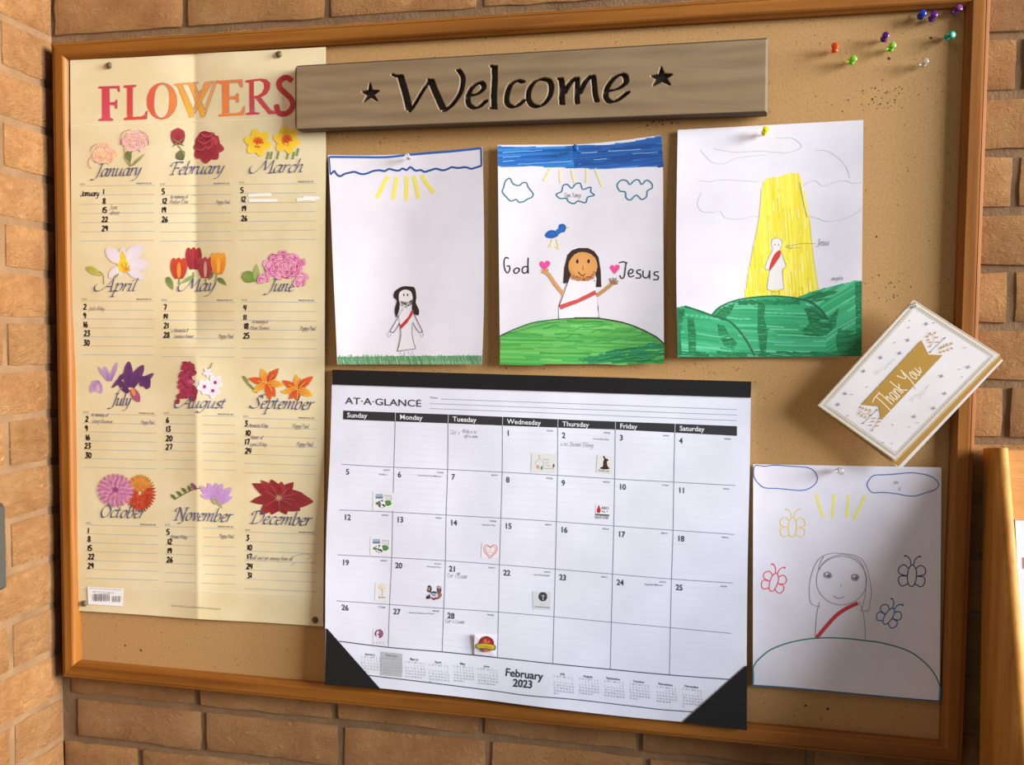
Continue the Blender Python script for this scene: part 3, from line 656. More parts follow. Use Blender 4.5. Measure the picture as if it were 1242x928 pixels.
for k, (a, l, w_) in enumerate(((-.25,30,15),(.15,42,22),(-.75,26,14),(-1.3,20,14),(-2.0,24,15),(-2.6,36,15),(3.05,34,13),(2.5,30,15),(1.9,22,16),(1.2,22,16),(.6,30,18),(-2.3,30,12))):
    I.petal(338,604, a, l, w_, jit((110,22,28), 8), jit((156,44,50), 14), random.uniform(-.1,.1), .05, .9)
for a in (-.3,.15,-.9,-2.0,-2.6,2.5,1.5,.6): I.ribbon([(338,604),(338+math.cos(a)*20,604+math.sin(a)*16)], .5, (186,90,90))
for a in range(9): I.petal(338,604,a*.7,5,1.6,(190,170,110),(160,110,80))
I.done()
poster.k = K0+190
for nm, (x0, x1, by, sl, xh) in NAMES.items():
    ik = poster.ink('month_name'); wd = scr_w(nm, CHANCERY)+.1; ex = (x1-x0)/wd
    ik.script(nm, (x0, by), (ex, ex*sl), (0, -xh), 2.0, SLATE if x0 > 200 or by > 250 else (84,86,134), nib=.62, slant=.27); ik.done()
# barcode sticker
st = poster.ink('barcode_sticker', 'white barcode sticker'); st.fill([(106,711.5),(150,714.5),(149,735.5),(107,733)], (240,240,244))
x = 112
while x < 132.5: wl = random.choice((.4,.7,1.1)); st.ribbon([(x,720.3),(x+.1,729.5)], wl, (50,50,60), smooth=False); poster.k -= 1; x += wl+random.choice((.5,.9))
x = 136
while x < 147: wl = random.choice((.5,.8)); st.ribbon([(x,723),(x,730.5)], wl, (60,60,70), smooth=False); poster.k -= 1; x += wl+.8
st.ribbon([(108,713.4),(148,716)], .4, (120,120,128), smooth=False); st.text('ISBN 09 4332 000 00', (112,718.6), (3.0,.2), (0,-2.6), (110,110,120)); st.done()
fp = poster.ink('fine_print'); fp.text('PRINTED IN THE U.S.A. ALL RIGHTS RESERVED FLOWERS CALENDAR', (208,735.5), (1.95,.14), (0,-2.3), (100,95,90)); fp.done()

# ------------------------------------------------------------------ children's drawings
def lift(a, b, c, ph=0):   # pinned at the top middle: sides and bottom stand away from the board
    return lambda u, v: .0012 + a*abs(2*u-1)**1.6 + b*v*(1-v)*2 + c*v**2 + .0011*math.sin(7*u+3*v+ph)*(.3+v)
d1 = Sheet('d1', [(398,188),(585,178.5),(584.4,442),(409,442)], lift(.0045, .004, .005, 1),
   edges={'top': [(398,188),(445,188.5),(492,187),(540,183),(585,178.5)], 'left': [(398,188),(401,250),(403.5,315),(406.5,380),(409,442)], 'right': [(585,178.5),(586.5,250),(587,315),(586.5,380),(584.4,442)]})
d1.root = root_for('crayon_drawing', 497, 442, "child's drawing of a small bearded figure under a wavy blue line, on white paper", 'drawing', "children's drawings on the board")
d1.build('paper', M_WHITE, d1.root)
z = Z(390,160,3.2)
I = d1.ink('sky_drawing', 'wavy blue felt-tip sky line and yellow rays')
BL = (30,76,150)
I.ribbon(z(30,97,150,98,250,98,330,90,420,82,520,74,620,63), 2.8, (40,96,176)); I.ribbon(z(29,97,32,130,34,164), 1.6, BL); I.ribbon(z(619,63,620,100,621,130), 2.2, BL)
I.ribbon(z(34,166,42,158,50,152,58,164,72,172,90,163,110,158,128,155,142,160,160,164,180,160,200,152,225,149,245,152,262,144,280,148,300,150,315,142,330,148,345,137,365,150,385,148,400,155,425,148,445,143,470,149,490,144,505,137,530,140,560,137,580,143,600,138,622,131), 2.4, BL)
for a in ((258,172,236,214,215,256),(292,175,285,220,278,262),(330,172,330,220,328,265),(358,170,368,215,378,258),(388,168,410,202,436,236)): I.ribbon(z(*a), 4.6, (236,224,92))
I.done(); I = d1.ink('grass_drawing', 'strip of scribbled green grass')
I.hatch(z(62,874,300,870,624,868,622,903,62,903), [(96,160,104),(80,146,92),(120,176,124)], 1.25, 1.15, 1.0, 12)
for k in range(70): x = 64+k*8; I.ribbon(z(x,890,x+random.uniform(-3,5),868+random.uniform(-4,5)), .8, jit((90,156,100), 14))
I.done(); I = d1.ink('figure_drawing', 'small bearded figure in a white robe with a red sash')
HB = (44,26,24)
I.fill(z(288,716,284,690,292,655,280,642,284,620,305,604,322,599,342,600,362,606,368,640,366,664,378,690,376,712,360,706,352,694,350,664,330,684,306,664,302,690,292,718), HB, True, 3)
I.fill(z(300,648,304,622,326,612,348,622,354,650,348,672,328,682,308,672), (226,222,226), True, 3)
I.hatch(z(304,654,320,660,340,658,354,648,352,668,340,676,328,680,312,672), [(50,34,34),(70,50,48)], .2, 1.0, .9, 8); I.ribbon(z(316,668,328,674,344,664), .9, (200,196,200))
I.ribbon(z(320,628,319,638), 1.5, HB, smooth=False); I.ribbon(z(334,628,334,638), 1.5, HB, smooth=False)
I.fill(z(316,684,340,684,346,694,352,700,354,745,352,790,364,842,330,850,295,852,306,792,304,745,300,716,312,694), (228,224,230))
PC = (90,86,92)
for a in ((300,712,284,742,265,774),(265,774,278,780),(278,780,292,762,303,742),(303,742,308,790,295,850),(295,852,330,846,365,842),(365,842,352,790,352,742),(356,700,372,734,393,775),(393,775,380,779),(380,778,366,762,354,738)): I.ribbon(z(*a), .75, (70,66,72))
for a in ((262,776,256,788,262,796,272,784),(388,778,396,786,390,796,382,784),(305,852,308,864),(322,852,322,866,312,868),(338,850,340,864),(352,848,354,862,342,866),(318,684,318,694),(342,684,342,694)): I.ribbon(z(*a), .5, (176,172,178))
I.fill(z(348,694,358,692,352,712,332,742,306,768,304,752,320,736,338,716), (196,48,48)); I.done()

d2 = Sheet('d2', [(603.6,175.5),(801.5,164),(805.3,441),(606.5,442)], lift(.0045, .0035, .0035, 3),
   edges={'top': [(603.6,175.8),(653,175.5),(703,175),(752,170.5),(801.5,164)], 'right': [(801.5,164),(804,202),(804.4,280),(805,360),(805.3,441)]})
d2.root = root_for('crayon_drawing', 706, 441, "child's drawing lettered God and Jesus with blue sky band and round green hill", 'drawing', "children's drawings on the board")
d2.build('paper', M_WHITE, d2.root)
z = Z(590,150,3.09)
I = d2.ink('sky_drawing', 'solid blue felt-tip sky band')
sky = z(43,86,200,88,330,84,450,80,560,66,652,46,656,46,664,162,560,162,450,170,300,164,150,158,44,160)
I.fill(sky, (46,124,204)); I.hatch(sky, [(30,110,196),(48,130,208),(26,96,180)], -.04, 2.1, 2.4, 8, .3, .03, 60)
I.hatch(z(320,92,450,84,560,68,654,48,664,160,560,160,450,166,330,160), [(24,82,160),(32,92,172),(20,72,146)], -.08, 2.0, 2.6, 8, .3, .05, 50)
I.hatch(z(60,100,300,96,640,80,650,156,60,152), [(138,184,226)], -.06, 5.5, .8, 10, .08, .5, 22)
I.done(); I = d2.ink('cloud_drawing', 'three teal cloud outlines and pale rays')
TEAL = (28,116,140)
for a in ((65,238,72,215,88,205,100,225,122,232,136,222,150,222,158,240,175,262,170,276,155,282,140,292,122,294,112,284,92,290,76,276,60,256),
          (262,265,282,254,288,232,304,228,320,242,335,226,352,224,362,246,390,238,392,256,405,268,380,276,372,296,344,290,328,300,308,292,300,280,276,280),
          (490,230,506,212,526,214,538,228,556,212,572,212,582,228,600,212,618,222,622,240,604,252,600,274,582,284,562,268,540,286,524,278,520,256,500,252)): I.ribbon(z(*a), 1.5, TEAL, closed=True)
I.script('Tan Tang', z(292,276)[0], (3.3,.0), (0,-3.3), .5, (150,146,156), font=dict(HAND), slant=.1)
for a in ((240,166,228,190,215,214),(275,172,276,200,278,224),(320,172,324,196,332,222),(376,168,376,196,374,222),(408,168,420,200,434,236)): I.ribbon(z(*a), 2.2, (240,232,150))
I.done(); I = d2.ink('bird_drawing', 'small blue bird')
I.blob(*z(245,414)[0], 8.2, 5.2, -.15, (30,104,190), (26,90,170)); I.blob(*z(284,392)[0], 5.0, 5.6, .3, (34,110,196), (24,84,160)); I.petal(*z(262,410)[0], -.6, 8, 7, (30,104,190), (30,104,190))
I.ribbon(z(298,388,312,391), 1.3, (232,206,110)); I.ribbon(z(246,432,242,450,234,464), 1.4, (240,220,120)); I.ribbon(z(262,432,268,452,272,472), 1.4, (240,220,120)); I.ribbon(z(232,462,250,460), 1.1, (240,220,120)); I.ribbon(z(258,462,276,470), 1.1, (240,220,120))
I.done(); I = d2.ink('child_lettering', 'God in black felt-tip')
INK = (30,26,30)
for a in ((84,506,72,502,66,520,70,548,80,560,88,546,86,534,76,534),(114,540,104,548,106,560,118,558,124,546,114,540),(156,538,142,536,134,548,140,560,152,556,156,542),(157,502,156,530,157,562)): I.ribbon(z(*a), 1.5, INK)
I.done(); I = d2.ink('child_lettering', 'Jesus in black felt-tip')
for a in ((497,522,512,518,528,522),(524,520,520,548,516,574,506,580,500,568),(534,562,546,560,550,550,540,546,532,560,538,574,554,570),(580,548,566,550,566,560,578,566,576,578,560,578),(588,550,588,572,600,578,610,568,612,550,612,582),(646,556,632,556,630,566,644,572,642,584,626,584)): I.ribbon(z(*a), 1.5, INK)
I.done(); I = d2.ink('heart_drawing')
for hx, hy, s in ((218,532,1.0),(481,545,.9)):
    if hx > 300: I.done(); I = d2.ink('heart_drawing')
    I.fill(z(*[v for p in ((0,-8),(6,-18),(18,-16),(20,-4),(10,8),(0,20),(-12,6),(-19,-4),(-15,-15),(-6,-16)) for v in (hx+p[0]*s, hy+p[1]*s)]), (236,72,150), True, 3)
I.done(); I = d2.ink('figure_drawing', 'long-haired figure with raised arms and a red sash')
HBR = (52,28,26)
I.fill(z(288,598,292,540,304,492,322,474,345,466,380,466,404,478,420,500,428,545,431,612,411,613,414,580,400,540,330,540,312,580,308,600), HBR)
I.fill(z(300,600,310,584,330,586,362,590,396,586,406,590,414,640,421,735,272,735,271,684,284,640), (232,229,236))
I.ribbon(z(308,586,290,636,272,684,272,734), 1.0, INK, smooth=False); I.ribbon(z(404,586,412,640,418,690,421,734), 1.0, INK, smooth=False)
I.blob(*z(362,534)[0], 17.6, 17.4, 0, (226,166,96), (214,152,84), 20, .02)
I.hatch(z(314,566,340,572,390,572,408,560,404,580,380,590,340,590,318,582), [(206,130,70),(190,112,60)], .3, 1.2, 1.0, 10)
for k in range(34): a = random.uniform(.35, 2.8); r = random.uniform(.80, .98); x, y = 362+54*r*math.cos(a), 534+54*r*math.sin(a); I.blob(*z(x, y)[0], .55, .5, 0, (70,40,30))
for ex in (341, 383): I.blob(*z(ex, 516)[0], 1.5, 2.6, 0, (40,24,24))
I.ribbon(z(358,542,364,546,360,530), .6, (150,96,60)); I.ribbon(z(344,556,352,565,362,570,370,562), 1.1, (50,30,30))
SK = (212,156,92)
I.ribbon(z(290,640,262,606,232,562), 4.4, SK); I.ribbon(z(412,646,446,622,472,600), 4.2, (190,140,84))
for a in ((230,568,222,562,206,556),(228,564,216,552,208,546),(230,562,222,548,220,544),(232,562,230,550,232,544)): I.ribbon(z(*a), 1.6, SK)
for a in ((468,602,466,588,462,580),(470,600,476,584,474,578),(472,600,484,586,486,578),(474,602,490,592,494,588),(474,602,488,600,492,598)): I.ribbon(z(*a), 1.6, (150,110,72))
I.fill(z(273,680,340,658,408,624,412,640,344,672,277,697), (208,78,76))
I.done(); I = d2.ink('hill_drawing', 'round green hill')
hill = z(52,795,80,782,120,765,160,750,200,742,270,734,340,731,420,732,500,745,550,760,600,780,640,802,666,824,666,900,50,902)
I.fill(hill, (92,178,84)); I.hatch(hill, [(80,170,76),(104,188,94),(66,158,70)], .02, 2.2, 2.4, 10, .4, .05, 45)
I.hatch(z(340,884,420,866,470,850,560,838,620,820,666,830,666,892,520,896,370,896), [(20,122,74),(30,138,84)], -.08, 2.2, 2.3, 10, .4, .12, 26); I.hatch(z(200,760,360,745,520,765,620,800,520,830,300,830), [(60,152,70)], -.15, 6, 1.3, 10, .4, .5, 24)
I.ribbon(z(52,796,80,782,120,765,160,750,200,741,270,733,340,729,420,731), 1.1, (50,50,50)); I.ribbon(z(330,728,420,730,500,743,550,758,600,780,640,802,666,826), 1.6, (44,44,44))
for k in range(40): t = k/39; x = 55+365*t; y = 795-66*math.sin(t*1.57); I.ribbon(z(x, y+2, x+6, y-4), .6, (60,60,60))
I.done()

d3 = Sheet('d3', [(822,157.6),(1047.2,145.5),(1044.6,431.8),(822,433.4)], lift(.0035, .003, .003, 5), edges={'left': [(822,157.6),(820.8,230),(820.2,295),(820.6,365),(822,433.4)]})
d3.root = root_for('crayon_drawing', 933, 433, "child's drawing of a yellow light beam above dark green hills", 'drawing', "children's drawings on the board")
d3.build('paper', M_WHITE, d3.root)
z = Z(810,130,2.9)
I = d3.ink('cloud_drawing', 'faint pencil clouds')
PN = (186,184,194)
for a in ((115,150,135,175,160,195,200,198,240,180,300,172,345,168),(118,300,104,340,120,366,160,370,185,366,200,388,250,394,300,384,330,386),(108,258,150,262,180,256,250,258,320,262),(478,276,500,262,522,260,545,278,580,266,620,258,655,268,690,262),(520,152,560,154,590,172,612,190,632,220,640,250),(500,384,530,392,560,402,600,398,640,386,665,372,682,356),(160,145,230,158,330,155,420,160,470,140,440,110,380,110)): I.ribbon(z(*a), .55, PN)
I.done(); I = d3.ink('beam_drawing', 'yellow beam of light')
beam = z(330,290,338,264,352,250,400,242,430,232,460,233,470,262,480,300,490,350,500,400,510,500,520,580,530,648,450,672,370,666,272,670,280,600,292,540,304,480,320,400)
I.fill(beam, (240,228,92)); I.hatch(beam, [(238,222,60),(242,230,84),(232,214,50)], 1.5, 2.0, 2.2, 8, .4, .05, 40); I.hatch(beam, [(246,242,180)], 1.5, 7, 1.0, 6, .03, .6, 9)
I.ribbon(z(463,265,470,300,480,350,490,388), 1.1, (150,150,120)); I.ribbon(z(330,290,320,400,300,500,275,650), .6, (206,200,140)); I.ribbon(z(500,400,512,520,530,640), .6, (206,200,140))
I.done(); I = d3.ink('figure_drawing', 'small white-robed pencil figure with a red sash')
I.fill(z(383,460,396,465,402,480,396,500,408,540,414,560,400,575,408,640,350,642,356,575,342,565,352,535,366,505,364,480,370,465), (226,224,224))
for a in ((383,460,368,466,364,482,372,500),(383,460,398,466,402,482,394,500),(370,502,352,535,342,568,356,572),(396,502,408,535,416,560,404,570),(358,570,354,600,348,640),(348,640,378,650,408,638),(404,570,404,600,408,638),(366,646,366,660),(392,646,392,660),(360,664,376,666,400,664)): I.ribbon(z(*a), .6, (130,128,130))
for x in (376,390): I.blob(*z(x, 484)[0], 1.0, .8, 0, (120,120,120))
I.fill(z(394,503,397,520,378,550,358,576,357,562,368,530,380,512), (206,50,46), True, 3)
I.ribbon(z(520,480,470,480,430,488,415,492), .55, (140,136,120)); I.ribbon(z(430,484,415,491,436,498), .55, (140,136,120)); I.ribbon(z(470,494,440,495,420,494), .5, (160,156,130))
I.script('Jesus', z(528,486)[0], (4.4,0), (0,-4.6), .6, (150,148,156), font=dict(HAND), slant=.1)
I.script('angela', z(576,610)[0], (3.2,-.2), (0,-3.2), .5, (170,168,176), font=dict(HAND), slant=.1)
I.done(); I = d3.ink('hill_drawing', 'three overlapping dark green hills')
GR, DG = (44,160,106), (14,118,70)
left = z(35,704,60,700,100,712,155,735,200,746,250,782,285,825,306,872,306,876,36,878)
mid = z(155,732,175,712,205,694,240,682,280,672,330,666,380,664,450,672,500,690,540,720,562,744,560,876,308,876,300,850,270,800,225,758,160,738)
rt = z(450,672,490,656,520,645,560,636,600,624,640,618,660,610,682,612,680,874,556,876,562,744,540,720,500,690)
for h_, an in ((left,.12),(mid,.03),(rt,-.55)): I.fill(h_, GR); I.hatch(h_, [(60,172,120),(96,190,146),(36,150,96),(50,164,110)], an, 2.3, 2.0, 8, .4, .08, 55)
for p_ in (z(70,740,90,742,100,800,98,868,74,866),z(175,765,200,770,215,800,245,830,230,850,200,840,180,800),z(318,680,345,682,338,740,352,790,345,860,326,862,316,790),z(160,738,200,700,235,694,222,720,200,750),z(480,710,520,700,545,730,560,744,600,710,590,770,560,800,500,810,470,790,500,760,490,730),z(600,780,660,790,676,860,600,868,590,820),z(455,678,520,650,600,645,560,680,500,682),z(660,618,680,616,678,870,664,868),z(250,680,450,674,470,692,250,694),z(40,860,676,862,678,874,38,876),z(36,710,60,712,44,800,50,868,37,870)): I.hatch(p_, [DG,(20,126,78),(10,106,60)], random.uniform(-.3,.3), 1.9, 2.2, 8, .4, .05, 14)
I.ribbon(z(60,700,110,716,160,734,215,752,250,784,280,826,306,874), 2.0, (20,100,66)); I.ribbon(z(450,672,500,684,540,714,562,746), 2.2, (18,92,60)); I.ribbon(z(155,735,180,706,230,682,290,670,370,664,450,670), 1.6, (20,106,66)); I.ribbon(z(36,704,36,878,350,879,680,874,681,612), 1.3, (24,120,76), smooth=False)
I.done()

d4 = Sheet('d4', [(913.6,563.2),(1141.9,567),(1139.8,850.7),(913,831)], lift(.003, .003, .004, 2))
d4.root = root_for('crayon_drawing', 1026, 840, "child's drawing of a long-haired smiling figure with four butterflies, at the lower right", 'drawing', "children's drawings on the board")
d4.build('paper', M_WHITE, d4.root)
z = Z(880,560,2.522)
I = d4.ink('cloud_drawing', 'blue cloud outline on the left')
CB = (58,96,180)
I.ribbon(z(86,28,92,12,120,14,150,11,200,14,250,18,272,30,281,50,276,66,260,80,235,88,200,86,160,82,120,80,100,66,88,48), 1.2, CB, closed=True)
I.done(); I = d4.ink('cloud_drawing', 'blue cloud outline on the right with pencil writing')
I.ribbon(z(433,72,440,55,455,42,490,40,520,38,570,34,620,42,644,56,652,72,640,86,610,96,585,104,560,105,520,98,480,94,448,94), 1.2, CB, closed=True)
I.script('see', z(512,68)[0], (3.4,.1), (0,-3.2), .5, (140,138,150), font=HAND); I.script('it', z(528,88)[0], (3.6,.1), (0,-3.2), .5, (140,138,150), font=HAND)
I.done(); I = d4.ink('ray_drawing', 'four yellow rays')
for a in ((277,97,286,132,299,170),(333,98,330,135,327,174),(376,103,374,138,371,172),(428,103,412,138,392,176)): I.ribbon(z(*a), 3.2, (238,228,110))
def bfly(cx, cy, s, r, c):
    cr, sr = math.cos(r), math.sin(r)
    def T(*p): return z(*[v for i in range(0, len(p), 2) for v in (cx+(p[i]*cr-p[i+1]*sr)*s, cy+(p[i]*sr+p[i+1]*cr)*s)])
    I.ribbon(T(0,-30,11,-18,13,4,8,26,0,32,-9,26,-13,4,-10,-18), 1.2, c, closed=True)
    for m_ in (-1, 1):
        I.ribbon(T(m_*11,-20,m_*24,-30,m_*38,-20,m_*36,-4,m_*13,2), 1.2, c); I.ribbon(T(m_*13,2,m_*34,4,m_*38,18,m_*28,32,m_*10,24), 1.2, c)
        I.ribbon(T(m_*4,-30,m_*7,-45,m_*18,-56,m_*22,-54), 1.2, c); I.blob(*T(m_*22,-55)[0], 1.2, 1.2, 0, c)
I.done()
for q_, lab_ in (((205,200,.98,.02,(232,206,110)), 'yellow butterfly'), ((148,368,.92,.28,(226,74,92)), 'red butterfly'), ((570,348,1.06,.04,(52,46,120)), 'navy butterfly'), ((500,472,.90,.52,(46,96,176)), 'blue butterfly')):
    I = d4.ink('butterfly_drawing', lab_); bfly(*q_); I.done()
I = d4.ink('figure_drawing', 'smiling pencil figure with a red sash')
PG = (142,140,150)
for a in ((290,444,272,440,260,430,256,400,258,370,266,336,280,306,300,288,330,280,362,282,392,286,418,300,434,330,442,370,446,400,442,430,437,454,418,458),(360,284,330,290,302,306,288,330),(362,284,400,296,420,320,428,350),(288,428,280,460,276,500,275,540),(408,428,420,460,426,500,427,545),(300,290,290,310,284,330),(414,458,420,440,428,400,430,350)): I.ribbon(z(*a), .8, PG)
I.ribbon(z(*[v for k in range(20) for v in (355+77*math.cos(k*.314), 364+74*math.sin(k*.314))]), .8, PG, closed=True)
for x, y in ((313,347),(397,354)): I.blob(*z(x, y)[0], 5.4, 4.6, 0, (110,108,118), (160,158,168)); I.blob(*z(x-3, y-3)[0], 1.6, 1.4, 0, (215,213,220)); I.blob(*z(x+3, y+3)[0], 1.4, 1.2, 0, (80,78,90))
I.ribbon(z(330,410,340,417,352,418,364,412), .9, (130,120,130)); I.ribbon(z(350,374,354,380,350,384), .6, PG)
I.ribbon(z(405,433,372,448,340,470,310,502,278,540), 4.6, (200,58,62), nib=None)
I.done(); I = d4.ink('hill_drawing', 'green outline of a round hill')
G4 = (36,124,104)
I.ribbon(z(84,632,92,616,105,602,128,582,150,570,184,557,220,548,250,543,280,540,315,539,350,540,390,543,430,548,465,552,500,560,536,570,570,585,598,605,620,625,638,648,650,672,657,692), 1.5, G4)
I.ribbon(z(84,632,85,660,84,682), 1.8, (30,120,150)); I.ribbon(z(84,684,200,692,350,706,500,720,655,733), 1.6, (44,104,150)); I.ribbon(z(657,690,656,712,654,733), 2.4, (50,120,160)); I.done()

# ------------------------------------------------------------------ desk-pad calendar
def cal_relief(u, v):
    h = .0045 + .0135*min(1, v/.9)**1.3 + .0012*math.sin(5*u+4*v)
    return h + (.0012*math.sin(14*u) if v > .8 else 0)*(v-.8)*5 + .003*(1-min(u/.12, 1))*v
cal = Sheet('cal', [(403,446.5),(911,460.5),(905.5,885.5),(394.7,830)], cal_relief,
   edges={'left': [(403,446.5),(400.5,542),(396,642),(394.5,736),(394.7,830)], 'right': [(911,460.5),(909.5,566),(907,672),(905.8,778),(905.5,885.5)], 'bottom': [(394.7,830),(460,834.8),(522,841.5),(585,848.5),(650,857),(714,864.5),(780,871.5),(840,877),(905.5,885.5)], 'top': [(403,446.5),(573,451),(742,456),(911,460.5)]})
cal.root = root_for('desk_pad_calendar', 650, 857, 'large white February 2023 desk-pad calendar with black binding and black corner pockets', 'calendar')
cal.build('paper_pad', M_CAL, cal.root, us=[i/60 for i in range(61)], vs_=[.012+.988*i/60 for i in range(61)], thick=.0030)
M_VIN = M_BLACK
def cover(name, outer, nu=24, nv=8, lift_=.0011, label=None):   # black vinyl laid over the pad: quad TL TR BR BL in photo coordinates
    V, F = [], []
    a, b, c, d = [np.array(q, float) for q in outer]
    for side in (0, 1):
        for j in range(nv+1):
            for i in range(nu+1):
                u, v = i/nu, j/nv; q = (a*(1-u)+b*u)*(1-v)+(d*(1-u)+c*u)*v; p = cal.S(q[0], q[1], lift_); V.append((p[0], p[1]+side*(.0056), p[2]))
    W = nu+1; O = W*(nv+1)
    for j in range(nv):
        for i in range(nu): k = j*W+i; F += [(k, k+W, k+W+1, k+1), (O+k, O+k+1, O+k+W+1, O+k+W)]
    for i in range(nu): F += [(i, i+1, O+i+1, O+i), (nv*W+i+1, nv*W+i, O+nv*W+i, O+nv*W+i+1)]
    for j in range(nv): k = j*W; F += [(k+W, k, O+k, O+k+W), (k+nu, k+nu+W, O+k+nu+W, O+k+nu)]
    o = pydata(name, V, F, M_VIN, cal.root, smooth=False)
    return o
cover('binding_strip', [(402.8,446),(911.3,460),(910.6,482.3),(403,466.4)])
cover('corner_pocket', [(395.6,762.5),(397.5,764),(460.3,835.3),(394.2,830.8)], 14, 14, .0014)
cover('corner_pocket', [(904,808.5),(906,808),(906,886),(827.8,876.5)], 14, 14, .0014)
GX = [[(416,508.6),(479.4,511),(543.5,513.3),(609.4,516),(676.5,518.5),(746.4,520.8),(818.6,524.6),(893.8,528.6)],
[(414.5,563.3),(477.8,566.8),(543,569.5),(609.2,572.8),(676.3,576.6),(745.6,581),(817.3,584.8),(892,589)],
[(411.8,618.6),(476.4,621.2),(541.2,624.8),(607.6,628.5),(675,632.8),(744.6,638),(816.5,643.2),(890.6,648.3)],
[(409.2,673),(475.2,676.4),(540.3,680.2),(605.8,685),(673.6,690.4),(743.1,696.4),(814.5,702.4),(888.9,707.3)],
[(408,728.8),(472.6,733.3),(538.3,738),(604.7,742.5),(672,748.2),(741.6,754.9),(813.2,761.4),(886.6,768.4)],
[(411.4,777.9),(471,785.3),(536.3,790.8),(603.3,797.8),(670.5,805.2),(740.3,812),(812,818.8),(884.4,824.2)]]
def cell(r, c, u, v):
    a, b, d, e = [np.array(q) for q in (GX[r][c], GX[r][c+1], GX[r+1][c], GX[r+1][c+1])]; return (a*(1-u)+b*u)*(1-v)+(d*(1-u)+e*u)*v
I = cal.ink('printed_grid', 'thin grey day grid')
for r in range(5):
    for k in range(1, 7):
        v = k/7; 
        for c in range(7): I.ribbon([cell(r,c,.02,v), cell(r,c,.98,v)], .35, (212,214,228), smooth=False); cal.k -= 1
LN = (128,132,156)
for r in range(1, 5): I.ribbon(GX[r], .85, LN)
for c in range(1, 7): I.ribbon([GX[r][c] for r in range(6)], .85, LN)
I.ribbon([(411.4,777.9)]+GX[5][1:], 1.3, (70,76,96)); I.ribbon([(446.5,819.3),(520,828),(600,838.2),(640,843.8),(700,848.9),(770,857),(800,860.6),(840.4,863.6)], 1.2, (70,76,96))
for a in ([(535,484),(640,487.8),(760,492),(894,497)], [(521.4,489.5),(640,494),(760,498.5),(894,503.6)], [(521,495.5),(640,500),(760,505),(894,510.3)]): I.ribbon(a, .65, (140,144,164))
I.done()
I = cal.ink('header_band', 'black band with the white weekday names')
top = [(416.3,498),(479.6,500.4),(543.8,502.7),(609.8,505.6),(676.8,508.6),(746.6,511.3),(819,514),(893.9,517)]
I.band(top, [(x, y+.2) for x, y in GX[0]], (40,40,46), 42, 3)
for c in range(1, 7): I.ribbon([top[c], GX[0][c]], .7, (190,192,204), smooth=False)
for c, d in enumerate(('Sunday','Monday','Tuesday','Wednesday','Thursday','Friday','Saturday')):
    a, b = np.array(top[c]), np.array(top[c+1]); dr = (b-a)/np.linalg.norm(b-a); o = a+dr*(5.2 if c else 4.6)+np.array((0, 8.0)); s = 8.6; I.text(d, o, dr*s, (0,-s*.95), (228,230,238), off=.012)
I.done()
I = cal.ink('date_lettering'); day = 1
for r in range(5):
    for c in range(7):
        if (r == 0 and c < 3) or day > 28: continue
        q = cell(r, c, .075 if c else .09, .215); dr = np.array(GX[r+1][c+1])-np.array(GX[r+1][c]); dr = dr/np.linalg.norm(dr); I.text(str(day), q, dr*8.6, (0,-9.6), (54,56,74), off=.022)
        q = cell(r, c, .80, .09); I.text('%d/%d' % (31+day, 334-day), q, dr*2.9, (0,-2.6), (110,112,134), off=.012); day += 1
for r, c, u, v, t, s in ((1,0,.72,.19,'Full Moon',2.6),(1,1,.45,.17,'Constitution Day (Mexico)',2.6),(0,4,.62,.22,'Groundhog Day',2.9),(2,2,.66,.18,"Valentine's Day",2.6),(3,1,.66,.16,"Presidents' Day",2.7),(3,3,.62,.17,'Ash Wednesday',2.9),(3,5,.55,.17,'Flag Day (Mexico)',3.0),(4,1,.36,.17,'Sweetest Wisdom and Prayer',2.6)):
    I.text(t, cell(r, c, u, v), (s, s*.05), (0,-s), (120,122,142), off=.005)
I.done()
I = cal.ink('brand_lettering', 'AT-A-GLANCE in plain black capitals')
I.text('AT·A·GLANCE', (418.8,489.9), (14.6,.55), (0,-11.6), (36,36,46), off=.004); I.text('®', (507.4,486), (3,.1), (0,-3), (60,60,70)); I.text('Notes', (522,483.3), (3.6,.1), (0,-3.4), (110,112,134)); I.done()
I = cal.ink('month_title', 'February 2023 in bold type')
I.text('February', (612.5,819.6), (12.7,1.55), (1.0,-13.4), (46,48,64), off=.018, shear=.0); I.text('2023', (622,832.6), (12.0,1.2), (.8,-13.2), (46,48,64), off=.024); I.done()
import calendar as _cal
cal.k = 40; mini = cal.ink('month_index', 'row of twelve small month tables'); mini.layer()
mini.fill([(461.8,790.3),(488,793.2),(487.6,821.6),(461.6,818.6)], (176,180,186))
MI = [(449,793.6),(475,795),(502.4,799.7),(531.3,803),(561.3,805),(590.5,808),(682.6,817.2),(713.2,820.3),(744,823),(774.8,826.6),(807.5,830),(839,832.7)]
for k, (mx, my) in enumerate(MI):
    nm = _cal.month_name[k+1]; sl = np.array((1, .105 if k < 6 else .12)); U = (0,-1); dk = (86,88,104)
    mini.text(nm, np.array((mx, my+1.6)), sl*4.0, (0,-4.0), dk, off=.014, align='CENTER')
    ox = mx-11; pitch = 3.45
    rows = ['S M T W T F S'.split()]+[[str(d) if d else '' for d in wk] for wk in _cal.Calendar(6).monthdayscalendar(2023, k+1)]
    for r, row in enumerate(rows):
        for c, t in enumerate(row):
            if t: x = ox+c*3.65; mini.text(t, (x, my+5.2+r*pitch+(x-mx)*sl[1]), sl*2.7, (0,-2.7), (132,134,150) if r else (112,114,130)); cal.k -= 1
    cal.k += 1
mini.done()
cal.k = 60; I = cal.ink('handwritten_notes', 'small pencilled entries'); HN = (164,164,184)
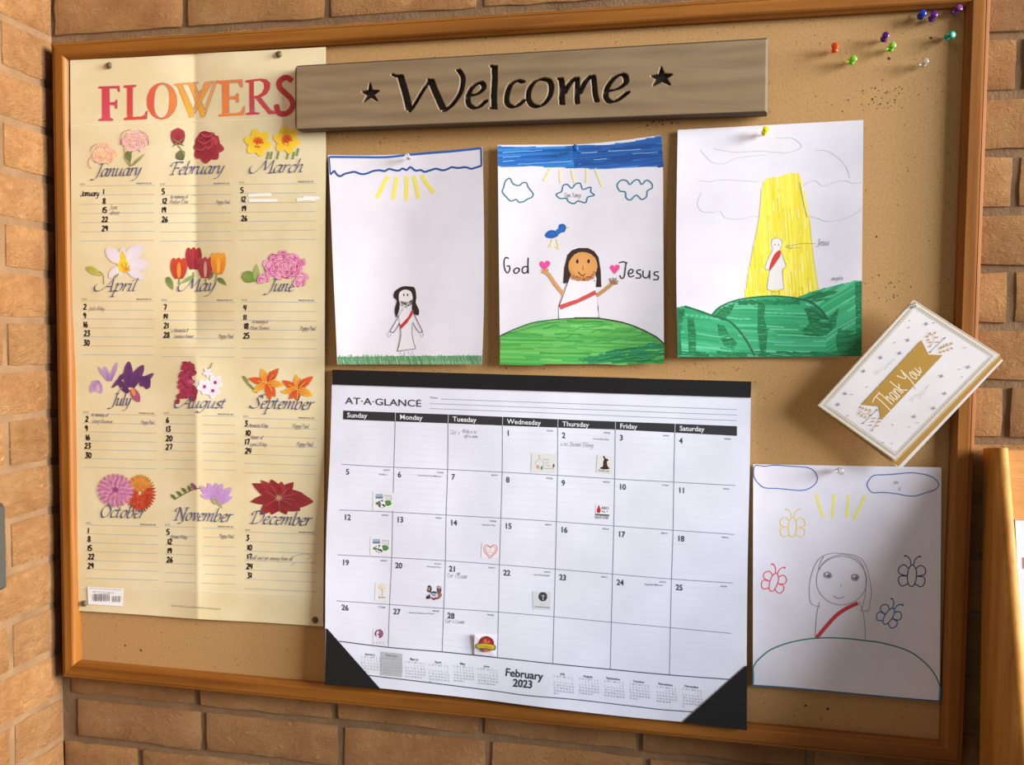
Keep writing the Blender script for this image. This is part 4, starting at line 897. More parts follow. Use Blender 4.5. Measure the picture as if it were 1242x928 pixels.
for t, x, y, s in (('Oct 3',546,526.6,3.2),('Bldg 8:30',561,525,2.8),('up  8 oam',563,530.4,2.6),('6:30 Steven Filing',680,540.5,3.4),('Cor 5  Loan',542.5,700.5,3.4),('up',554,697,2.4),('Cor 5 Loan',540,755.5,3.3)):
    try: I.script(t.replace('  ', ' '), (x, y), (s, s*.06), (0,-s), .42, HN, font={**HAND, 'O': CHANCERY['O'], 'F': CHANCERY['F'], 'S': CHANCERY['S']}, slant=.25, track=.05)
    except KeyError as e: print('missing glyph', e)
I.done()
# stickers stuck on the calendar
K1 = cal.k
def stick(label, quad, bg=(216,218,216), curl=0):
    cal.k = 60; I = cal.ink('sticker', label); 
    if quad: I.fill(quad, bg)
    return I
z = Z(640,545,10.31)
I = stick('small square sticker of a line-drawn chapel with two coloured figures', z(50,45,355,62,350,300,40,280))
I.ribbon(z(92,168,148,118,204,168), .45, (110,116,126), smooth=False); I.ribbon(z(142,70,146,118), .5, (120,124,134)); I.ribbon(z(130,84,156,84), .5, (120,124,134)); I.ribbon(z(104,170,100,205), .4, (140,140,150)); I.ribbon(z(202,168,192,225), .5, (90,160,150))
I.blob(*z(126,222)[0], 2.0, 2.7, 0, (214,130,116), (226,160,150)); I.blob(*z(176,234)[0], 1.5, 2.6, .2, (70,90,130), (110,170,160)); I.blob(*z(325,204)[0], 1.3, 2.4, .2, (60,52,84), (110,90,110)); I.ribbon(z(205,240,330,240), .6, (130,136,150), smooth=False)
for x, y, t in ((188,134,'Advent'),(222,172,'Fest'),(232,212,'Mass')): I.text(t, z(x, y)[0], (2.7,.1), (0,-2.4), (120,124,138))
I.done()
I = stick('square sticker of a dark brown seated rabbit', z(870,70,1075,85,1060,310,860,290))
I.fill(z(940,95,958,82,972,110,1000,122,1010,140,992,156,1000,210,1022,236,1018,246,960,252,904,240,920,222,940,214,944,160,956,120), (52,26,22), True, 3); I.blob(*z(975,190)[0], 1.6, 3.4, 0, (84,40,32), (52,26,22)); I.text('PEARLS-IN', z(884,276)[0], (2.9,.2), (0,-2.7), (50,46,56), off=.02); I.done()
I = stick('blood donation sticker with a red drop and black lettering', z(855,690,1030,702,1026,880,846,868), (226,226,232))
I.fill(z(888,694,902,726,914,762,906,790,886,798,866,786,864,758,876,726), (186,26,44), True, 3); I.text('ABO', z(918,748)[0], (4.6,.2), (0,-4.4), (64,66,84), off=.03); I.text('Be +', z(926,788)[0], (4.2,.3), (0,-3.6), (110,112,126), off=.02)
I.fill(z(850,806,1022,818,1018,838,848,828), (36,36,48)); I.text('GIVE BLOOD', z(854,832)[0], (2.8,.2), (0,-2.4), (160,160,172), off=.01); I.text('SAVE LIVES', z(846,862)[0], (3.3,.2), (0,-3.6), (36,38,54), off=.03); I.done()
def soccer(dx, dy, label):
    zz = Z(440+dx, 590+dy, 20.6); I = stick(label, zz(260,140,770,160,760,610,250,590), (222,224,228))
    I.fill(zz(318,190,500,184,504,300,316,304), (150,172,196)); I.fill(zz(318,262,505,258,505,304,318,306), (104,112,130)); I.fill(zz(540,228,716,232,716,365,560,350), (206,208,214)); I.ribbon(zz(540,228,716,232,710,360), .7, (132,136,146), smooth=False)
    I.blob(*zz(630,415)[0], 4.2, 3.4, .1, (86,150,44), (60,118,40)); I.blob(*zz(380,425)[0], 2.9, 1.8, 0, (110,128,100), (70,96,60)); I.blob(*zz(478,440)[0], 4.9, 4.9, 0, (120,122,132), (96,98,110), 16, .02); I.blob(*zz(476,438)[0], 4.4, 4.5, 0, (240,240,244), (232,232,238), 16, .02)
    for x, y, r in ((482,366,1.2),(405,436,1.2),(510,466,1.6),(540,492,1.3),(405,380,.8),(410,496,.8)): I.blob(*zz(x, y)[0], r, r*.9, .3, (36,36,50), (52,52,66), 7)
    I.done()
soccer(0, 0, 'football and goal sticker on the 5th'); soccer(-3.4, 54.6, 'football and goal sticker on the 12th')
z = Z(380,430,3.7125)
I = stick('heart-shaped ring of pink lettering', z(760,850,835,855,835,922,755,916), (226,224,230))
for w_, off_ in ((1.1, 1.0), (.7, .74)):
    I.ribbon([( (z(797,884)[0][0])+off_*hx, (z(797,884)[0][1])+off_*hy) for hx, hy in ((0,-4.6),(3,-6.8),(6.6,-6.4),(8.2,-2.6),(6.6,2),(3.2,5.4),(-.4,8.6),(-4,5),(-7,1.4),(-7.8,-2.8),(-6.4,-6.4),(-3,-6.8))], w_, (198,122,122), closed=True)
I.text('Be mine', z(776,882)[0], (2.4,.1), (0,-2.4), (206,140,140)); I.text('Valentine', z(776,892)[0], (2.4,.1), (0,-2.4), (206,140,140)); I.done()
z = Z(440,700,10.31)
I = stick('pale gold tree sticker', z(160,70,325,84,315,320,150,300), (222,222,222))
for k in range(16): a = random.uniform(0, 6.28); r = random.random()**.5; I.blob(*z(240+48*r*math.cos(a), 128+34*r*math.sin(a))[0], 1.5, 1.1, a, jit((222,200,160), 8), (220,210,190), 7)
I.ribbon(z(240,150,246,190,240,236), .8, (170,150,130)); I.text('BELIEVE', z(196,262)[0], (2.4,.1), (0,-2.6), (110,110,120), off=.02); I.done()
I = stick('round purple spiral emblem over the word LENT', z(135,640,290,655,285,860,125,845), (216,216,226))
I.blob(*z(202,708)[0], 5.2, 5.4, 0, (140,50,96), (120,44,84), 18, .05); I.ribbon(z(175,730,170,695,196,675,230,690,232,720,205,738,190,718,200,700,216,706), .55, (206,150,180)); I.text('LENT', z(134,830)[0], (4.4,.3), (0,-3.8), (130,130,146), space=1.35); I.done()
z = Z(505,700,20.6)
I = stick('two bearded men on either side of a blue, white and red oval badge', None)
I.blob(*z(436,460)[0], 5.2, 4.6, 0, (226,228,236), (206,210,224), 16, .02); I.fill(z(345,410,380,370,440,352,500,370,530,400,520,412,440,404,360,414), (40,44,80)); I.fill(z(350,496,440,520,530,498,510,545,445,580,380,545), (160,36,58)); I.blob(*z(436,450)[0], 3.2, 1.8, 0, (120,136,156), (160,172,186))
I.fill(z(236,545,262,470,300,430,340,440,350,500,340,545), (44,44,60)); I.blob(*z(328,300)[0], 2.7, 4.6, .1, (66,54,56), (44,36,40)); I.blob(*z(320,300)[0], 1.5, 2.6, 0, (188,156,146), (140,110,104)); I.ribbon(z(286,436,276,470), 1.6, (206,208,218))
I.fill(z(530,400,560,380,610,400,640,430,620,490,560,545,510,555,545,480), (150,104,80), True, 3); I.blob(*z(570,310)[0], 2.8, 4.6, -.1, (130,84,70), (92,60,56)); I.blob(*z(572,258)[0], 2.6, 1.7, 0, (186,172,172), (160,146,146)); I.done()
z = Z(630,700,20.6)
I = stick('grey square sticker with a round black emblem of a white cross', z(330,350,790,372,770,830,340,800), (208,212,216))
I.blob(*z(585,492)[0], 5.4, 5.6, 0, (56,54,66), (52,50,62), 18, .04); I.ribbon(z(592,440,590,575), 1.0, (196,196,206), smooth=False); I.ribbon(z(540,470,640,476), .8, (170,170,182), smooth=False); I.ribbon(z(380,738,770,768), 1.2, (140,140,150), smooth=False); I.text('ashes', z(500,690)[0], (3,.1), (0,-2.4), (176,178,186)); I.done()
z = Z(565,755,20.6)
# this one is a small slip whose left edge stands up
V = [cal.S(*z(x, y)[0], .0006 + l) for x, y, l in ((215,300,.0028),(500,302,.0012),(790,322,.0004),(775,590,.0004),(750,850,.0004),(480,835,.0004),(212,800,.0008),(205,560,.0012))]
n_ = len(V); V2 = V+[V[i]+np.array((0,.00012,0)) for i in range(n_)]
sl_ = pydata('sticker', V2, [tuple(range(n_-1, -1, -1)), tuple(range(n_, 2*n_))]+[(i, (i+1) % n_, n_+(i+1) % n_, n_+i) for i in range(n_)], M_WHITE, cal.root); sl_['label'] = 'white slip with a red and yellow banner badge, its left edge lifting'
cal.k = 1960; base_k = 60
I = cal.ink('badge', 'red dome with a yellow banner', sl_)
I.blob(*z(518,545)[0], 9.2, 9.8, 0, (190,52,44), (132,30,40), 20, .02); I.blob(*z(485,460)[0], 2.4, 2.6, 0, (214,130,70), (190,60,44)); I.blob(*z(575,490)[0], 1.4, 2.0, 0, (228,160,110), (196,80,50)); I.blob(*z(505,510)[0], 4.6, 1.4, 0, (176,140,40), (180,60,40))
I.fill(z(262,590,280,545,330,530,430,520,540,534,700,560,740,575,752,630,736,690,680,700,560,680,440,664,340,660,280,640), (110,112,70), True, 3); I.fill(z(280,590,300,556,400,545,540,550,690,576,716,620,690,664,560,650,430,636,310,632), (214,182,44), True, 3)
I.text('HOT BREAD', z(308,608)[0], (3.0,.35), (0,-3.0), (110,90,20), off=.02); I.fill(z(430,680,560,690,620,700,560,740,500,745,450,720), (190,120,60)); I.done(); cal.k = base_k

# ------------------------------------------------------------------ engraved welcome sign
def weathered():
    m = mat('weathered_board', rough=.6); t = NT(m); co = t.coords((2.2, 6, 16)); n = t.noise(co, 1.6, 5, .55, 1.8); n2 = t.noise(t.coords((8, 60, 120)), 2.0, 3, .6)
    w_ = t.n('ShaderNodeTexWave', wave_type='RINGS', i_Scale=2.2, i_Distortion=5.0, i_Detail=3.0); mp = t.n('ShaderNodeMapping'); mp.inputs['Location'].default_value = (.36, 0, -.30); mp.inputs['Scale'].default_value = (1.6, .2, 7)
    t.l(t.n('ShaderNodeNewGeometry').outputs['Position'], mp.inputs[0]); t.l(mp.outputs[0], w_.inputs['Vector'])
    c = t.ramp(n, [(.3, (118,97,70)), (.5, (130,109,81)), (.7, (144,123,95))]); c = t.mix(t.math('MULTIPLY', w_.outputs['Fac'], .22), c, L((176,150,112))); c = t.mix(t.math('MULTIPLY', n2, .2), c, L((108,88,64)))
    a = t.n('ShaderNodeAttribute', attribute_name='stain'); c = t.mix(a.outputs['Fac'], c, L((34,18,12)))
    t.l(c, t.b.inputs['Base Color']); t.bump(n2, .12, .0005); return m
M_SIGN = weathered()
sign_cs = [(357,79),(932,45),(931,137),(357,158.5)]
sroot = empty('welcome_sign', tuple(on_y(645, 148, -.02))); tag(sroot, 'long grey-brown wooden plank engraved Welcome between two stars', 'sign')
# pen strokes of the engraving, in photo coordinates; each is (points, nib width, nib angle)
a6, a7 = Z(350,40,4.008), Z(630,40,4.008); eng = []
def E_(zf, pts, w_=8.2, ang=.10): eng.append((catmull(zf(*pts), 8), w_, ang))
E_(a6, (546,199,566,206,590,203), 3, .3); E_(a6, (586,204,600,250,618,310,632,372), 9.5, 0); E_(a6, (634,378,660,345,700,280,738,226), 3.6, -.3)
E_(a6, (742,224,760,270,785,325,806,370), 9.5, 0); E_(a6, (810,376,850,345,890,290,904,240,902,205,880,174), 6.0, .15)
E_(a6, (928,300,970,295,1006,268,1004,244,985,238,950,262,930,305,934,345,962,362,990,352,1020,325), 6.6, .25)
E_(a6, (1044,156,1062,162), 3, .3); E_(a6, (1062,158,1062,230,1058,300,1060,362), 7.6, 0); E_(a6, (1040,362,1074,364), 1.6, 0)
E_(a7, (78,235,52,228,20,246,2,290,0,335,22,356,52,350,84,322), 6.6, .25)
E_(a7, (172,220,136,232,110,270,106,320,130,352,170,348,205,310,216,265,206,230,172,220), 6.6, .35)
E_(a7, (248,218,266,220), 2.6, 0); E_(a7, (262,218,268,260,266,310,268,345), 7, 0); E_(a7, (276,290,306,238,336,216,340,240,338,290,340,342), 6.2, .1); E_(a7, (350,290,380,230,412,206,420,240,424,290,434,332), 6.2, .1)
E_(a7, (480,280,528,268,566,240,566,208,545,198,512,216,482,260,474,305,494,332,530,322,578,284), 6.6, .25)
stars = [[(p[0], p[1]) for p in a6(430,238, 441,276, 478,278, 449,298, 470,330, 434,310, 396,334, 414,300, 384,284, 420,276)], [(p[0], p[1]) for p in a7(732,160, 745,196, 784,198, 755,218, 774,252, 734,232, 692,255, 708,220, 682,206, 720,198)]]
NXs, NZs = 1300, 200
uu, vv = np.meshgrid(np.linspace(0, 1, NXs), np.linspace(0, 1, NZs)); (ax_, ay_), (bx_, by_), (cx_, cy_), (dx_, dy_) = sign_cs
PX = (1-uu)*(1-vv)*ax_+uu*(1-vv)*bx_+uu*vv*cx_+(1-uu)*vv*dx_; PY = (1-uu)*(1-vv)*ay_+uu*(1-vv)*by_+uu*vv*cy_+(1-uu)*vv*dy_
mask = np.zeros_like(PX)
def sel(x0, x1): lo = int(np.clip((x0-357)/574*NXs-8, 0, NXs)); hi = int(np.clip((x1-357)/574*NXs+8, 0, NXs)); return slice(lo, hi)
for P, w_, ang in eng:
    nb = np.array((math.cos(ang), -math.sin(ang))); nn = np.array((math.sin(ang), math.cos(ang)))
    xs = [p[0] for p in P]; s_ = sel(min(xs)-6, max(xs)+6); X, Y = PX[:, s_], PY[:, s_]
    for a, b in zip(P, P[1:]):
        n_ = max(1, int(np.linalg.norm(b-a)/.6))
        for k in range(n_):
            c = a+(b-a)*k/n_; dx, dy = X-c[0], Y-c[1]; al = dx*nb[0]+dy*nb[1]; ac = dx*nn[0]+dy*nn[1]
            mask[:, s_] = np.maximum(mask[:, s_], ((np.abs(al) < w_*.42) & (np.abs(ac) < .62)) * 1.0)
for P in stars:
    s_ = sel(min(p[0] for p in P)-3, max(p[0] for p in P)+3); X, Y = PX[:, s_], PY[:, s_]; ins = np.zeros(X.shape, bool)
    for (x0, y0), (x1, y1) in zip(P, P[1:]+P[:1]):
        cr = (y0 > Y) != (y1 > Y)
        with np.errstate(divide='ignore', invalid='ignore'): ins ^= cr & (X < x0+(x1-x0)*(Y-y0)/((y1-y0) or 1e-9))
    mask[:, s_] = np.maximum(mask[:, s_], ins*1.0)
def blur(a, r):
    for _ in range(2):
        for ax in (0, 1):
            k = np.zeros_like(a)
            for d in range(-r, r+1): k += np.roll(a, d, ax)
            a = k/(2*r+1)
    return a
dep = np.clip(blur(mask, 1)*1.35, 0, 1); dep2 = dep*.0050
A3 = [np.array(on_y(*c, -.0205)) for c in sign_cs]
W3 = ((1-uu)*(1-vv))[..., None]*A3[0]+(uu*(1-vv))[..., None]*A3[1]+(uu*vv)[..., None]*A3[2]+((1-uu)*vv)[..., None]*A3[3]
el = uu*.600; er = (1-uu)*.600; et = vv*.0875; eb = (1-vv)*.0875; ed = np.minimum(np.minimum(el*.8, er), np.minimum(et, eb)); rr = .0035
rim = np.where(ed < rr, rr-np.sqrt(np.maximum(rr**2-(rr-ed)**2, 0)), 0)*.8
# left corners are worn round
rc = .008; cx2 = np.maximum(rc-el, 0); cz2 = np.maximum(rc-np.minimum(et, eb), 0); over = np.sqrt(cx2**2+cz2**2)-rc
W3[..., 0] += np.where(over > 0, over*.75, 0); W3[..., 2] += np.where(over > 0, over*.75*np.where(et < eb, -1, 1), 0)
W3[..., 1] += dep2+rim
vs = W3.reshape(-1, 3); idx = np.arange(NXs*NZs).reshape(NZs, NXs)
q = np.stack([idx[:-1, :-1], idx[1:, :-1], idx[1:, 1:], idx[:-1, 1:]], -1).reshape(-1, 4)
me = bpy.data.meshes.new('engraved_face'); me.vertices.add(len(vs)); me.vertices.foreach_set('co', vs.astype(np.float32).ravel())
me.loops.add(q.size); me.loops.foreach_set('vertex_index', q.ravel().astype(np.int32)); me.polygons.add(len(q)); me.polygons.foreach_set('loop_start', np.arange(0, q.size, 4, dtype=np.int32)); me.update(calc_edges=True); me.validate()
me.polygons.foreach_set('use_smooth', [True]*len(me.polygons))
at = me.attributes.new('stain', 'FLOAT', 'POINT'); st_ = np.clip(dep*1.5, 0, 1); st_ = np.maximum(st_, np.where(ed < .0022, .75, 0)); at.data.foreach_set('value', st_.ravel().astype(np.float32))
fo = link('engraved_face', me, M_SIGN, sroot); fo['label'] = 'face with Welcome and two five-pointed stars cut in and stained dark'
rimv = list(idx[0, ::10])+[idx[0, -1]]+list(idx[::10, -1])+list(idx[-1, ::-10])+list(idx[::-10, 0])
M_EDGE = mat('dark_stained_edge', (74,54,36), .6)
V = [vs[i] for i in rimv]; n_ = len(V); V += [(v[0], -.0035, v[2]) for v in V]
pydata('plank_body', V, [(i, (i+1) % n_, n_+(i+1) % n_, n_+i) for i in range(n_)]+[tuple(range(2*n_-1, n_-1, -1))], M_EDGE, sroot)

# ------------------------------------------------------------------ thank-you card
z = Z(980,350,4.036)
croot = empty('greeting_card', tuple(on_y(1090, 566, -.02))); tag(croot, 'white and gold Thank You card pinned at a slant by one corner', 'card')
M_GOLD = mat('gold_card_stock', (176,134,56), .5); M_CARD = paper_mat('white_card', (232,228,230))
def leafsheet(cs, d, m, name):
    s = Sheet(name, cs, lambda u, v: .0155+d+.004*u+.0045*v+.001*math.sin(3*u)); s.root = croot; s.build(name, m, croot, 12, 10, .0005); return s
leafsheet([(994,495),(1109,366.5),(1217,437),(1092,569.5)], 0, M_CARD, 'back_leaf')
leafsheet([(989,493.5),(1107,363.5),(1216,434.5),(1089.5,566)], .0026, M_GOLD, 'gold_leaf')
card = leafsheet([(991.5,492),(1108,363.5),(1213,430.5),(1086.5,559.5)], .0042, M_CARD, 'front_leaf')
cs = [np.array(c, float) for c in card.cs]
def cp(u, v): return (1-u)*(1-v)*cs[0]+u*(1-v)*cs[1]+u*v*cs[2]+(1-u)*v*cs[3]
I = card.ink('card_print', 'gold banner, white Thank You script, stars, laurels and border')
def loop(i, w_, c): j = i*171/124; I.ribbon([cp(i, j), cp(1-i, j), cp(1-i, 1-j), cp(i, 1-j)], w_, c, smooth=False, closed=True)
loop(.006, 1.2, (196,164,98)); loop(.034, 2.4, (190,180,156)); loop(.048, .5, (206,196,170)); loop(.024, .5, (206,196,170))
for k in range(44):
    t = (k+.5)/44; 
    for q in (cp(t, .047), cp(t, .953)): I.blob(q[0], q[1], .7, .7, 0, (226,222,212), n=5)
for k in range(32):
    t = (k+.5)/32
    for q in (cp(.034, t), cp(.966, t)): I.blob(q[0], q[1], .7, .7, 0, (226,222,212), n=5)
I.fill(z(262,568,556,252,590,323,660,326,360,644,347,576), (180,138,54))
I.ribbon(z(300,540,555,262), .4, (206,176,110), smooth=False)
TH = {'T': ([[(-.5,1.35),(.2,1.5),(1.0,1.45)],[(.35,1.48),(.25,.6),(.05,-.3)]], .75), 'h': ([[(.2,1.6),(.08,.0)],[(.1,.4),(.35,.85),(.5,.6),(.5,.05)]], .68), 'a': ([[(.5,.75),(.2,.8),(.05,.3),(.25,0),(.5,.5)],[(.52,.8),(.5,.1),(.65,0)]], .7),
'n': ([[(.05,.8),(.05,0)],[(.07,.4),(.3,.8),(.45,.6),(.48,.05)]], .62), 'k': ([[(.12,1.5),(.05,0)],[(.55,.8),(.1,.4),(.6,-.1)]], .75), 'Y': ([[(-.1,1.4),(.15,.8),(.4,.75),(.65,1.3)],[(.75,1.5),(.5,.3),(.1,-.6)]], .85), 'o': ([[(.3,.8),(.05,.4),(.2,0),(.45,.2),(.4,.7),(.3,.8)]], .6), 'u': ([[(.05,.75),(.08,.1),(.35,.1),(.5,.7)],[(.52,.75),(.52,.1),(.75,.2),(.95,.5)]], .9)}
dr = np.array((1,-1.08))/1.47; up = np.array((-.78,-.62)); I.script('Thank You', z(392,592)[0], dr*9.9, up*14.5, 1.15, (236,226,204), font=TH, slant=-.02)
for x, y in ((498,157),(495,190),(580,173),(425,265),(490,253),(450,316),(357,338),(273,404),(290,482),(183,514),(216,518),(148,567),(195,622),(415,667),(497,677),(521,627),(538,657),(411,758),(370,754),(616,585),(671,514),(655,428),(740,395),(755,432),(786,384),(770,290),(616,168)):
    big = (x*7+y*3) % 5 > 1 and (x, y) not in ((498,157),(216,518),(370,754),(538,657),(616,168),(755,432)); c = (148,146,168); P = z(x, y)[0]
    if big:
        for a in range(4): I.petal(P[0], P[1], a*1.571+.3, 2.6, 1.3, c, c)
        I.blob(P[0], P[1], 1.0, 1.0, 0, c, n=8)
    else: I.blob(P[0], P[1], .8, .8, 0, c, n=8)
GD = (176,130,60)
for c0, c1 in (((598,312),(670,242)), ((270,660),(338,594))):
    I.ribbon(z(*c0, *c1), .5, (84,86,110), smooth=False)
    for q in (c0, c1): P = z(*q)[0]; I.blob(P[0], P[1], .9, .9, 0, (84,86,110), n=8)
for pts in ((600,284,618,250,612,225,586,232), (640,300,680,282,712,270), (250,592,280,615,312,600), (318,688,340,655,350,625)): I.ribbon(z(*pts), .5, GD)
for x, y, a in ((590,240,-2.4),(600,226,-1.8),(620,222,-1),(596,248,2.6),(626,240,-.2),(606,262,3),(628,262,0),(604,278,2.4),(650,296,-1.2),(646,306,1),(664,288,-1.5),(662,302,.9),(680,280,-1.5),(682,296,.9),(700,274,-1.2),(700,288,.8),(256,586,-1.2),(252,604,1.6),(268,592,-1.2),(266,616,1.8),(284,598,-1.2),(282,622,1.6),(300,600,-1),(304,614,1),(318,688,2),(314,668,3),(332,672,0),(324,650,3),(344,652,0),(330,634,3),(352,636,0)): P = z(x, y)[0]; I.petal(P[0], P[1], a, 3.4, 1.7, GD, (196,150,80))
for a in ((336,426,350,402),(352,410,366,388),(376,402,392,376),(384,384,412,362),(398,370,426,344),(330,414,340,396),(512,556,530,520),(505,545,516,528),(530,524,556,514),(552,536,566,498),(572,520,584,478),(580,490,598,468)): I.ribbon(z(*a), .45, (196,192,188), smooth=False)
I.done()

# ------------------------------------------------------------------ pins and tacks
def plastic(name, c, tr=.55): return mat(name, c, .12, Transmission_Weight=tr, IOR=1.45)
def lathe(prof_, n=18):
    bm = bmesh.new(); rings = []
    for r, h in prof_: rings.append([bm.verts.new((r*math.cos(2*math.pi*k/n), r*math.sin(2*math.pi*k/n), h)) for k in range(n)])
    for a, b in zip(rings, rings[1:]):
        for k in range(n): bm.faces.new((a[k], a[(k+1) % n], b[(k+1) % n], b[k]))
    bm.faces.new(rings[0][::-1]); bm.faces.new(rings[-1]); bmesh.ops.recalc_face_normals(bm, faces=bm.faces); return bm
PROF = [(.0012,.0040),(.0036,.0042),(.0040,.0050),(.0037,.0058),(.0024,.0066),(.0020,.0085),(.0021,.0105),(.0030,.0122),(.0038,.0132),(.0040,.0142),(.0036,.0150),(.0014,.0153)]
me_head = bpy.data.meshes.new('head'); bm = lathe(PROF); bm.to_mesh(me_head); bm.free(); me_head.polygons.foreach_set('use_smooth', [True]*len(me_head.polygons)); me_head.materials.append(M_STEEL)
me_nd = bpy.data.meshes.new('needle'); bm = lathe([(.0001,-.004),(.0005,-.002),(.0005,.0045)], 8); bm.to_mesh(me_nd); bm.free(); me_nd.materials.append(M_STEEL)
def pushpin(px, py, col, label, tilt=(0, 0), Y0=0.0, group='push pins', tr=.55, s=1.0):
    d = Vector((tilt[0], -1, tilt[1])).normalized(); hc = Vector(on_y(px, py, Y0-.0095*s)); base = hc - d*.0095*s
    r = empty('push_pin', tuple(base)); r.rotation_euler = d.to_track_quat('Z', 'Y').to_euler(); r.scale = (s, s, s); tag(r, label, 'push pin', group)
    h = bpy.data.objects.new('head', me_head); C.objects.link(h); h.parent = r; h.material_slots[0].link = 'OBJECT'; h.material_slots[0].material = plastic('pin_plastic', col, tr)
    nn = bpy.data.objects.new('needle', me_nd); C.objects.link(nn); nn.parent = r
pushpin(1012.5,58,(236,90,30), 'orange push pin, leftmost of the loose pins at the upper right', (-.12,.25))
pushpin(1034,73,(130,220,60), 'lime green push pin, lowest and leftmost of the two green ones', (.1,.1))
pushpin(1073,45,(78,20,110), 'dark purple push pin just above a green one', (.05,.2), tr=.25)
pushpin(1081.5,57,(140,216,80), 'lime green push pin just below a purple one', (.1,.15))
pushpin(1121,76,(236,234,226), 'clear push pin, lowest of the loose pins at the upper right', (.0,.1), tr=.85)
pushpin(1118,18,(24,56,170), 'royal blue push pin near the top right corner of the board', (.1,.05), tr=.2)
pushpin(1131.5,20,(92,24,130), 'purple push pin touching the royal blue one', (.1,.25), tr=.25)
pushpin(1152,43.5,(40,176,150), 'teal green push pin close to the right frame', (.45,-.05), tr=.3)
pushpin(1161,12,(128,60,140), 'violet push pin tucked in the top right corner', (.3,.2), tr=.4)
G2 = 'push pins holding the drawings'
pushpin(495,190,(236,236,238), 'clear push pin holding the drawing of the small bearded figure', (0,.1), -.0035, G2, .85, .85)
pushpin(698,179.5,(20,110,190), 'blue push pin in the blue sky band of the God and Jesus drawing', (0,.1), -.0035, G2, .4, .85)
pushpin(928,159,(232,220,20), 'yellow push pin holding the drawing of the yellow beam', (.15,.3), -.003, G2, .4, .95)
pushpin(1019,571.5,(236,236,238), 'clear push pin holding the drawing with butterflies', (.2,-.05), -.0035, G2, .85, .9)
pushpin(1109,370,(236,236,232), 'clear push pin through the top corner of the Thank You card', (-.1,.1), -.0215, G2, .85, .7)
M_TACK = mat('bronze_tack', (92,80,58), .45)
me_t = bpy.data.meshes.new('flat_tack'); bm = lathe([(.0006,-.004),(.0008,.0),(.0042,.0),(.0046,.0004),(.0040,.0016),(.0024,.0026),(.0008,.0030)], 20); bm.to_mesh(me_t); bm.free(); me_t.polygons.foreach_set('use_smooth', [True]*len(me_t.polygons)); me_t.materials.append(M_TACK)
for px, py, w_ in ((132.5,79.5,'top left'), (338.5,66,'top right'), (102.5,732,'bottom left'), (382,752,'bottom right')):
    u, v = invbilin(poster.cs, px, py); o = bpy.data.objects.new('thumbtack', me_t); C.objects.link(o); o.location = on_y(px, py, -.0012-poster_relief(u, v)); o.rotation_euler = (math.pi/2, 0, 0)
    tag(o, 'dark bronze round thumbtack in the %s corner of the FLOWERS poster' % w_, 'thumbtack', 'thumbtacks on the poster')
# pin holes in the cork: flat discs, the shade inside painted as dark colour
V, F = [], []; holes = [(1078.5,71,1.9),(1129,46,2.0),(152,783,1.5),(171,789,1.8),(135,785,.5),(238,757,.9),(261,781,.7),(977,856,1.7),(1004,860,1.7),(927,853,.8),(963,868,.8),(1063,287,1.3)]
def cl(cx, cy, sx, sy, n, r0=.35, r1=1.0):
    for _ in range(n): holes.append((random.gauss(cx, sx), random.gauss(cy, sy), random.uniform(r0, r1)))
cl(1070,118,18,8,34); cl(1055,112,26,10,16); cl(1083,350,12,14,22); cl(1130,110,22,12,7,.3,.7); cl(450,165,26,7,26,.4,.9); cl(475,172,14,5,12); cl(790,149,10,2,8,.6,1.5); cl(820,148,6,2,5,.6,1.4); cl(720,28,160,6,26,.3,.8); cl(560,50,70,8,22,.3,.9); cl(808,36,8,5,12,.4,.9); cl(1000,26,60,14,16,.3,.7)
cl(560,448,100,3,10,.3,.9); cl(860,446,30,4,6,.4,.9); cl(1080,220,40,70,26,.25,.55); cl(960,480,40,40,16,.3,.7); cl(240,790,70,14,14,.3,.6); cl(595,300,3,80,6,.3,.6); cl(1010,870,70,8,10,.3,.6); cl(960,100,20,40,14,.25,.5)
for x, y, r in holes:
    p = on_y(x, y, -.0001)
    if not (BX0+.026 < p[0] < BX1-.026 and BZ0+.026 < p[2] < BZ1-.026): continue
    b = len(V); n_ = 7
    for k in range(n_): a = 6.283*k/n_; q = r*.00095*random.uniform(.7, 1.25); V.append((p[0]+q*math.cos(a), -.00015, p[2]+q*math.sin(a)))
    F.append(tuple(b+k for k in range(n_)))
ho = pydata('pin_hole_disc', V, F, mat('hole_shade', (66,38,18), .95), board); ho['kind'] = 'stuff'

# ------------------------------------------------------------------ sloping leaflet rack at the right, and the box on the left wall
M_PINE = oak('honey_pine', (150,96,34), (178,120,48), (196,140,62), 'z', .6)
rk = empty('leaflet_rack', (.63, -.03, -.64)); tag(rk, 'honey pine leaflet rack with sloping rounded sides at the right edge', 'rack')
def side(x0, x1):
    out = [(.008,-.102),(-.033,-.096),(-.222,-.64),(-.035,-.64)]
    bm = bmesh.new(); a = [bm.verts.new((x0, y, z_)) for y, z_ in out]; b = [bm.verts.new((x1, y, z_)) for y, z_ in out]; n_ = len(out)
    for k in range(n_): bm.faces.new((a[k], a[(k+1) % n_], b[(k+1) % n_], b[k]))
    bm.faces.new(a[::-1]); bm.faces.new(b)
    bm.edges.ensure_lookup_table(); es = [e for e in bm.edges if all(v.co.y < -.03 and not (v.co.z < -.63 and v.co.y > -.1) for v in e.verts) and abs(e.verts[0].co.x-e.verts[1].co.x) < 1e-5]
    bmesh.ops.bevel(bm, geom=es, offset=.0072, segments=6, affect='EDGES', profile=.5); o = bmobj('side_panel', bm, M_PINE, rk, smooth=True); o.data.set_sharp_from_angle(angle=math.radians(28)); return o
side(.4610, .4765); side(.7845, .80)
M_PINEX = oak('honey_pine_rail', (176,118,60), (196,140,78), (208,156,92), 'x', .6)
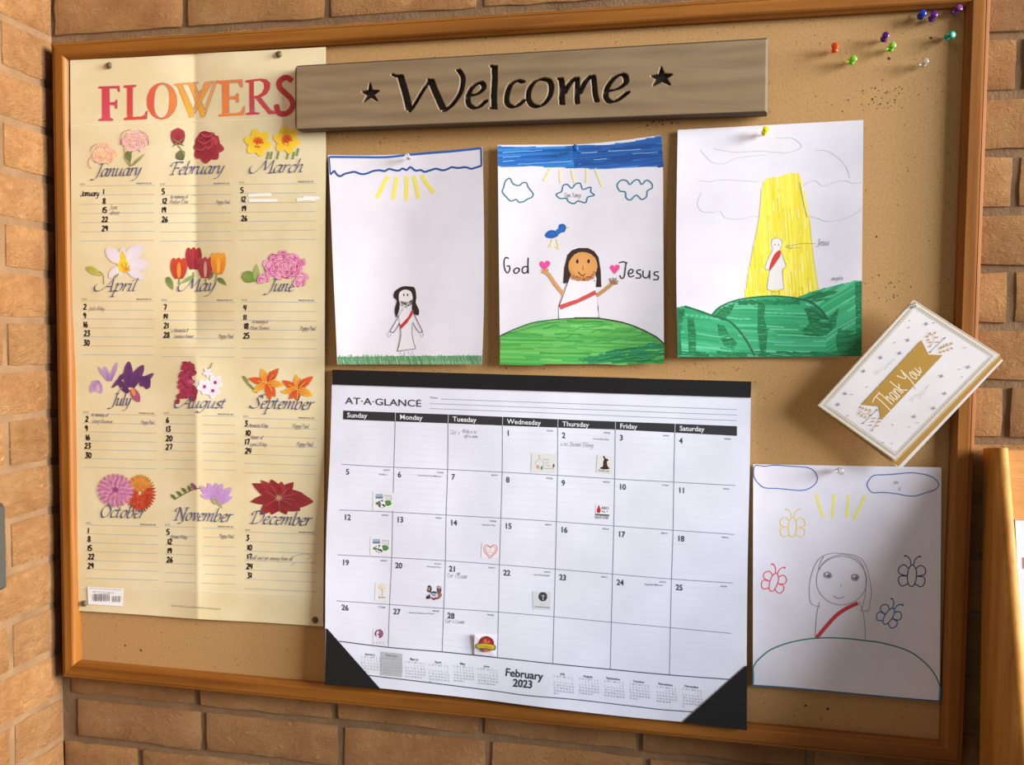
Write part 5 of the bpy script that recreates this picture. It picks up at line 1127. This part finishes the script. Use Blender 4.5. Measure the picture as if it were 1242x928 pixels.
def slope_box(name, z0, z1, y0, y1, th, m, x0=.4765, x1=.7845):
    vs_l = [(x, y, z_) for x in (x0, x1) for y, z_ in ((y0, z0), (y1, z1), (y1+th, z1), (y0+th, z0))]
    return pydata(name, vs_l, [(0,1,2,3), (7,6,5,4), (0,4,5,1), (1,5,6,2), (2,6,7,3), (3,7,4,0)], m, rk)
slope_box('top_rail', -.175, -.100, -.045, -.022, .014, M_PINEX); slope_box('back_panel', -.63, -.102, -.03, .002, .006, M_PINEX)
slope_box('pocket_front', -.50, -.40, -.16, -.125, .008, M_PINEX)
M_LB = paper_mat('pale_blue_leaflet', (196,212,236)); M_RED = mat('red_print', (214,72,90), .6)
for k, (x0, x1, lb) in enumerate(((.481,.60,'pale blue leaflet behind the left side of the pine rack'), (.61,.72,'pale blue leaflet further right in the pine rack'))):
    r = empty('leaflet', ((x0+x1)/2, -.11, -.42)); tag(r, lb, 'leaflet', 'leaflets in the rack')
    def lf(z_): return -.042-(-.168-z_)*.25
    Vq = [(x0, lf(-.42), -.42), (x1, lf(-.42), -.42), (x1, lf(-.172), -.172), (x0, lf(-.172), -.172)]; Vq = [(a, b-.0005, c) for a, b, c in Vq]+[(a, b+.001, c) for a, b, c in Vq]
    pydata('paper', Vq, [(0,1,2,3), (7,6,5,4), (0,4,5,1), (1,5,6,2), (2,6,7,3), (3,7,4,0)], M_LB, r)
    pydata('red_block', [(x0+a, lf(-.215-c)-.0009, -.215-c) for a, c in ((.006,.012),(.05,.012),(.05,0),(.006,0))], [(0,1,2,3)], M_RED, r)
M_GREY = mat('grey_enamel', (50,49,43), .6)
pl = empty('wall_box', (WX, -.16, -.318)); tag(pl, 'grey metal box with rounded corners on the left brick wall', 'switch box')
bmobj('box_body', box_bm(WX-.001, WX+.016, -.20, -.112, -.319, -.203, .004, 3), M_GREY, pl, smooth=False)
bmobj('cover_plate', box_bm(WX+.0155, WX+.019, -.198, -.115, -.316, -.206, .0015, 2), mat('grey_enamel_cover', (58,57,51), .6), pl)
